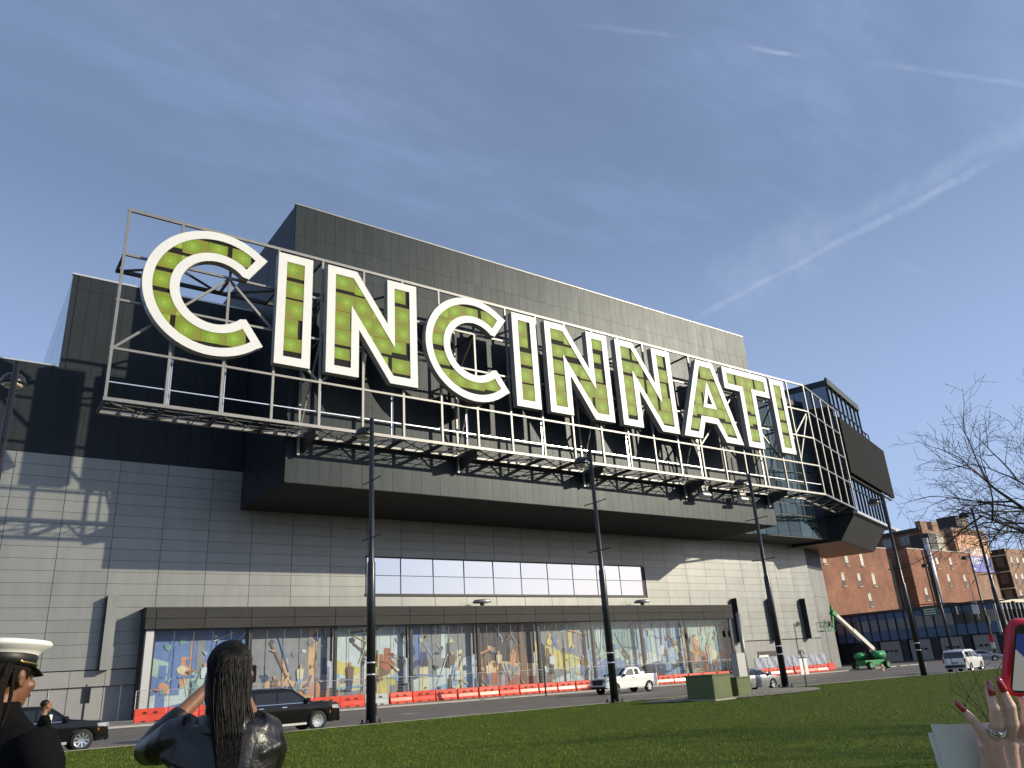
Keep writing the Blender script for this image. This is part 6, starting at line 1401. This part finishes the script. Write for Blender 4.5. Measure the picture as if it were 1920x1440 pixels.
MT['nail'] = mat('nail', (0.30, 0.012, 0.018), 0.12, coat=1.0); MT['sleeve'] = mat('sleeve', (0.05, 0.045, 0.05), 0.8)
for (pts, rr), ln in zip(FG[:3], (0.017, 0.020, 0.021)):
    d = (pts[-1]-pts[-2]).normalized(); v = Vector((0, 0, 1)); v = (v-d*v.dot(d)).normalized(); s = d.cross(v); bm = bmesh.new(); g = []
    for i in range(8):
        t = i/7; w_ = rr[-1]*0.98*(1 if t < 0.55 else math.sqrt(max(0.02, 1-((t-0.55)/0.46)**2))); c = pts[-1]-d*ln*0.38+d*ln*1.15*t+v*(rr[-1]*1.0+0.0022-0.0035*t*t); g.append([bm.verts.new(c+s*w_*math.sin(a)+v*rr[-1]*0.7*(math.cos(a)-1)) for a in np.linspace(-1.1, 1.1, 9)])
    for a, b in zip(g, g[1:]):
        for i in range(8): bm.faces.new((a[i], a[i+1], b[i+1], b[i]))
    gg = bmesh.ops.extrude_face_region(bm, geom=bm.faces[:])['geom']
    for x in gg:
        if isinstance(x, bmesh.types.BMVert): x.co -= v*0.0012
    bmob('nail', bm, MT['nail'], hp, Bh, True)
MT['diamond'] = mat('diamond', (0.8, 0.8, 0.82), 0.05, 0.9)
rp = FG[1][0]; c = rp[0].lerp(rp[1], 0.55); d = (rp[1]-rp[0]).normalized(); x_, y_, _ = frame_of(d)
bm = bmesh.new()
for o_ in (-0.0028, 0.0028): tube(bm, [c+d*o_+(x_*math.cos(t)+y_*math.sin(t))*0.0121 for t in np.linspace(0, 2*math.pi, 25)], 0.0014, 6, cap=False)
rg_ = bmob('ring', bm, MT['stud'], hp, Bh, True)
bm = bmesh.new()
for k in range(9):
    t = math.pi*(k+0.5)/9
    for o_ in (-0.0028, 0.0028): ell(bm, c+d*o_+(Vector((1, 0, 0))*math.cos(t)+Vector((0, 0, 1))*math.sin(t))*0.0133, (0.0015,)*3, n=1)
ell(bm, c+Vector((-0.002, 0, 0.0145)), (0.0042, 0.0042, 0.003), n=1); bmob('gems', bm, MT['diamond'], rg_, Bh)
bm = bmesh.new(); tube(bm, [P(1922, 1600, -0.016), P(1932, 1660, -0.02), P(1960, 1900, -0.06)], [0.046, 0.05, 0.06], 18); bmob('sleeve', bm, MT['sleeve'], hp, Bh, True)
# phone
Bq = Bh @ Matrix.Translation(P(1900, 1306, 0.0)) @ Matrix.Rotation(R(-4.5), 4, 'Z') @ Matrix.Rotation(R(8), 4, 'Y')
ph = thing('red_phone', 'phone in a red case held up at the right edge of the photo', 'phone', Bq)
def rounded(bm, x0, x1, y0, y1, z0, z1, r, mi=0, seg=6):
    pts = []
    for cx, cy, a0 in ((x1-r, y1-r, 0), (x0+r, y1-r, 90), (x0+r, y0+r, 180), (x1-r, y0+r, 270)):
        for k in range(seg+1): a = R(a0+90*k/seg); pts.append((cx+r*math.cos(a), cy+r*math.sin(a)))
    A = [bm.verts.new((x, y, z0)) for x, y in pts]; C_ = [bm.verts.new((x, y, z1)) for x, y in pts]; n = len(pts); bm.faces.new(A[::-1]); bm.faces.new(C_)
    for i in range(n): bm.faces.new((A[i], A[(i+1) % n], C_[(i+1) % n], C_[i]))
PWD, PHT = 0.165, 0.118
MT['case_red'] = mat('case_red', (0.55, 0.012, 0.035), 0.4)
bm = bmesh.new(); rounded(bm, 0, PWD, -0.006, PHT, -0.0075, 0.0055, 0.016); bmesh.ops.bevel(bm, geom=[e for e in bm.edges if abs(e.verts[0].co.z-e.verts[1].co.z) < 1e-6], offset=0.0025, segments=2, affect='EDGES'); bmob('case', bm, MT['case_red'], ph, Bq, True)
bm = bmesh.new(); rounded(bm, 0.0062, PWD-0.006, 0.0005, PHT-0.0065, 0.0052, 0.0062, 0.011); bmob('glass', bm, MT['car_glass'], ph, Bq)
def screen_mat():
    m = bpy.data.materials.new('phone_screen'); m.use_nodes = True; nt = m.node_tree; N = nt.nodes; L = nt.links; b = N['Principled BSDF']; b.inputs['Base Color'].default_value = (0.01, 0.01, 0.012, 1); b.inputs['Roughness'].default_value = 0.12
    tc = N.new('ShaderNodeTexCoord'); sp = N.new('ShaderNodeSeparateXYZ'); L.new(tc.outputs['Object'], sp.inputs[0])
    ad = N.new('ShaderNodeMath'); ad.operation = 'MULTIPLY_ADD'; L.new(sp.outputs[0], ad.inputs[0]); ad.inputs[1].default_value = 0.75; L.new(sp.outputs[1], ad.inputs[2])
    gt = N.new('ShaderNodeMath'); gt.operation = 'GREATER_THAN'; L.new(ad.outputs[0], gt.inputs[0]); gt.inputs[1].default_value = 0.078
    mx = N.new('ShaderNodeMix'); mx.data_type = 'RGBA'; L.new(gt.outputs[0], mx.inputs['Factor']); mx.inputs['A'].default_value = (0.22, 0.22, 0.21, 1); mx.inputs['B'].default_value = (0.012, 0.022, 0.11, 1)
    L.new(mx.outputs['Result'], b.inputs['Emission Color']); b.inputs['Emission Strength'].default_value = 0.9; return m
bm = bmesh.new(); rounded(bm, 0.0095, PWD-0.009, 0.004, PHT-0.022, 0.0062, 0.0065, 0.004); bmob('screen', bm, screen_mat(), ph, Bq)
# papers behind the hand
MT['paper'] = mat('paper', (0.9, 0.9, 0.92), 0.7, var=0.02)
pp = thing('paper_sheets', 'loose white paper sheets held behind the raised hand', 'paper', Bh)
for k, (ox, oy, rot) in enumerate(((0, 0, 0), (0.004, -0.006, R(-3)), (-0.002, -0.016, R(2)))):
    bm = bmesh.new(); n = 8; z0 = -0.034-0.002*k; g = []
    for j in range(n+1):
        v = j/n; a = P(1783, 1385, z0).lerp(P(1815, 1475, z0-0.01), v); b = P(1912, 1380, z0).lerp(P(1960, 1470, z0-0.01), v); g.append([bm.verts.new(a.lerp(b, i/n)+Vector((ox, oy, 0.004*math.sin(i/n*3)))) for i in range(n+1)])
    for j in range(n):
        for i in range(n): bm.faces.new((g[j][i], g[j][i+1], g[j+1][i+1], g[j+1][i]))
    bmob('sheet', bm, MT['paper'], pp, Bh, True)

# ------------------------------------------------------------------ grass
def grass(name, n, r0, r1, label, hsc=1.0):
    g = np.random.default_rng(21); r_ = r0*(r1/r0)**g.random(n); a = np.radians(53.3+g.uniform(-47, 47, n)); x = r_*np.cos(a); y = r_*np.sin(a)
    k = (y < 36.4) & ~(((x-39.2)/7.0)**2+((y-31.9)/2.9)**2 < 1); x, y, r_ = x[k], y[k], r_[k]; n = len(x)
    z = -0.007*(np.clip(x, -60, 80)-15)+0.004*(np.clip(y, 20, 75)-37)+0.11+0.2*np.clip((16-np.hypot(x, y))/8, 0, 1)+0.03*np.sin(x*0.23)*np.sin(y*0.31)*np.where(y < 34, 1, np.clip((36.4-y)/2.4, 0, 1))-0.006
    patch = 0.75+0.5*np.sin(x*1.9+np.sin(y*1.3))*np.sin(y*2.3+1.0)*0.5
    h = hsc*(0.035+0.035*g.random(n))*patch*(0.9+r_*0.006); w = (0.003+0.003*g.random(n))*(0.8+r_*0.045); t = g.uniform(0, 2*np.pi, n); l = h*g.uniform(0.1, 0.7, n); t2 = g.uniform(0, 2*np.pi, n)
    V = np.empty((n, 3, 3), np.float32); c, s = np.cos(t)*w, np.sin(t)*w
    V[:, 0] = np.stack([x-c, y-s, z], 1); V[:, 1] = np.stack([x+c, y+s, z], 1); V[:, 2] = np.stack([x+l*np.cos(t2), y+l*np.sin(t2), z+h], 1)
    me = bpy.data.meshes.new(name); me.vertices.add(n*3); me.vertices.foreach_set('co', V.ravel()); me.loops.add(n*3); me.loops.foreach_set('vertex_index', np.arange(n*3, dtype=np.int32)); me.polygons.add(n); me.polygons.foreach_set('loop_start', np.arange(0, n*3, 3, dtype=np.int32)); me.polygons.foreach_set('loop_total', np.full(n, 3, np.int32)); me.update(calc_edges=True)
    me.materials.append(MT['blade']); return tag(ob(name, me), label, 'grass', kind='stuff')
MT['blade'] = mat('blade', (0.155, 0.225, 0.026), 0.8, col2=(0.115, 0.172, 0.019), vscale=2.2, spec=0.2)
grass('grass', 430000, 5.0, 90.0, 'short mown green grass covering the lawn')
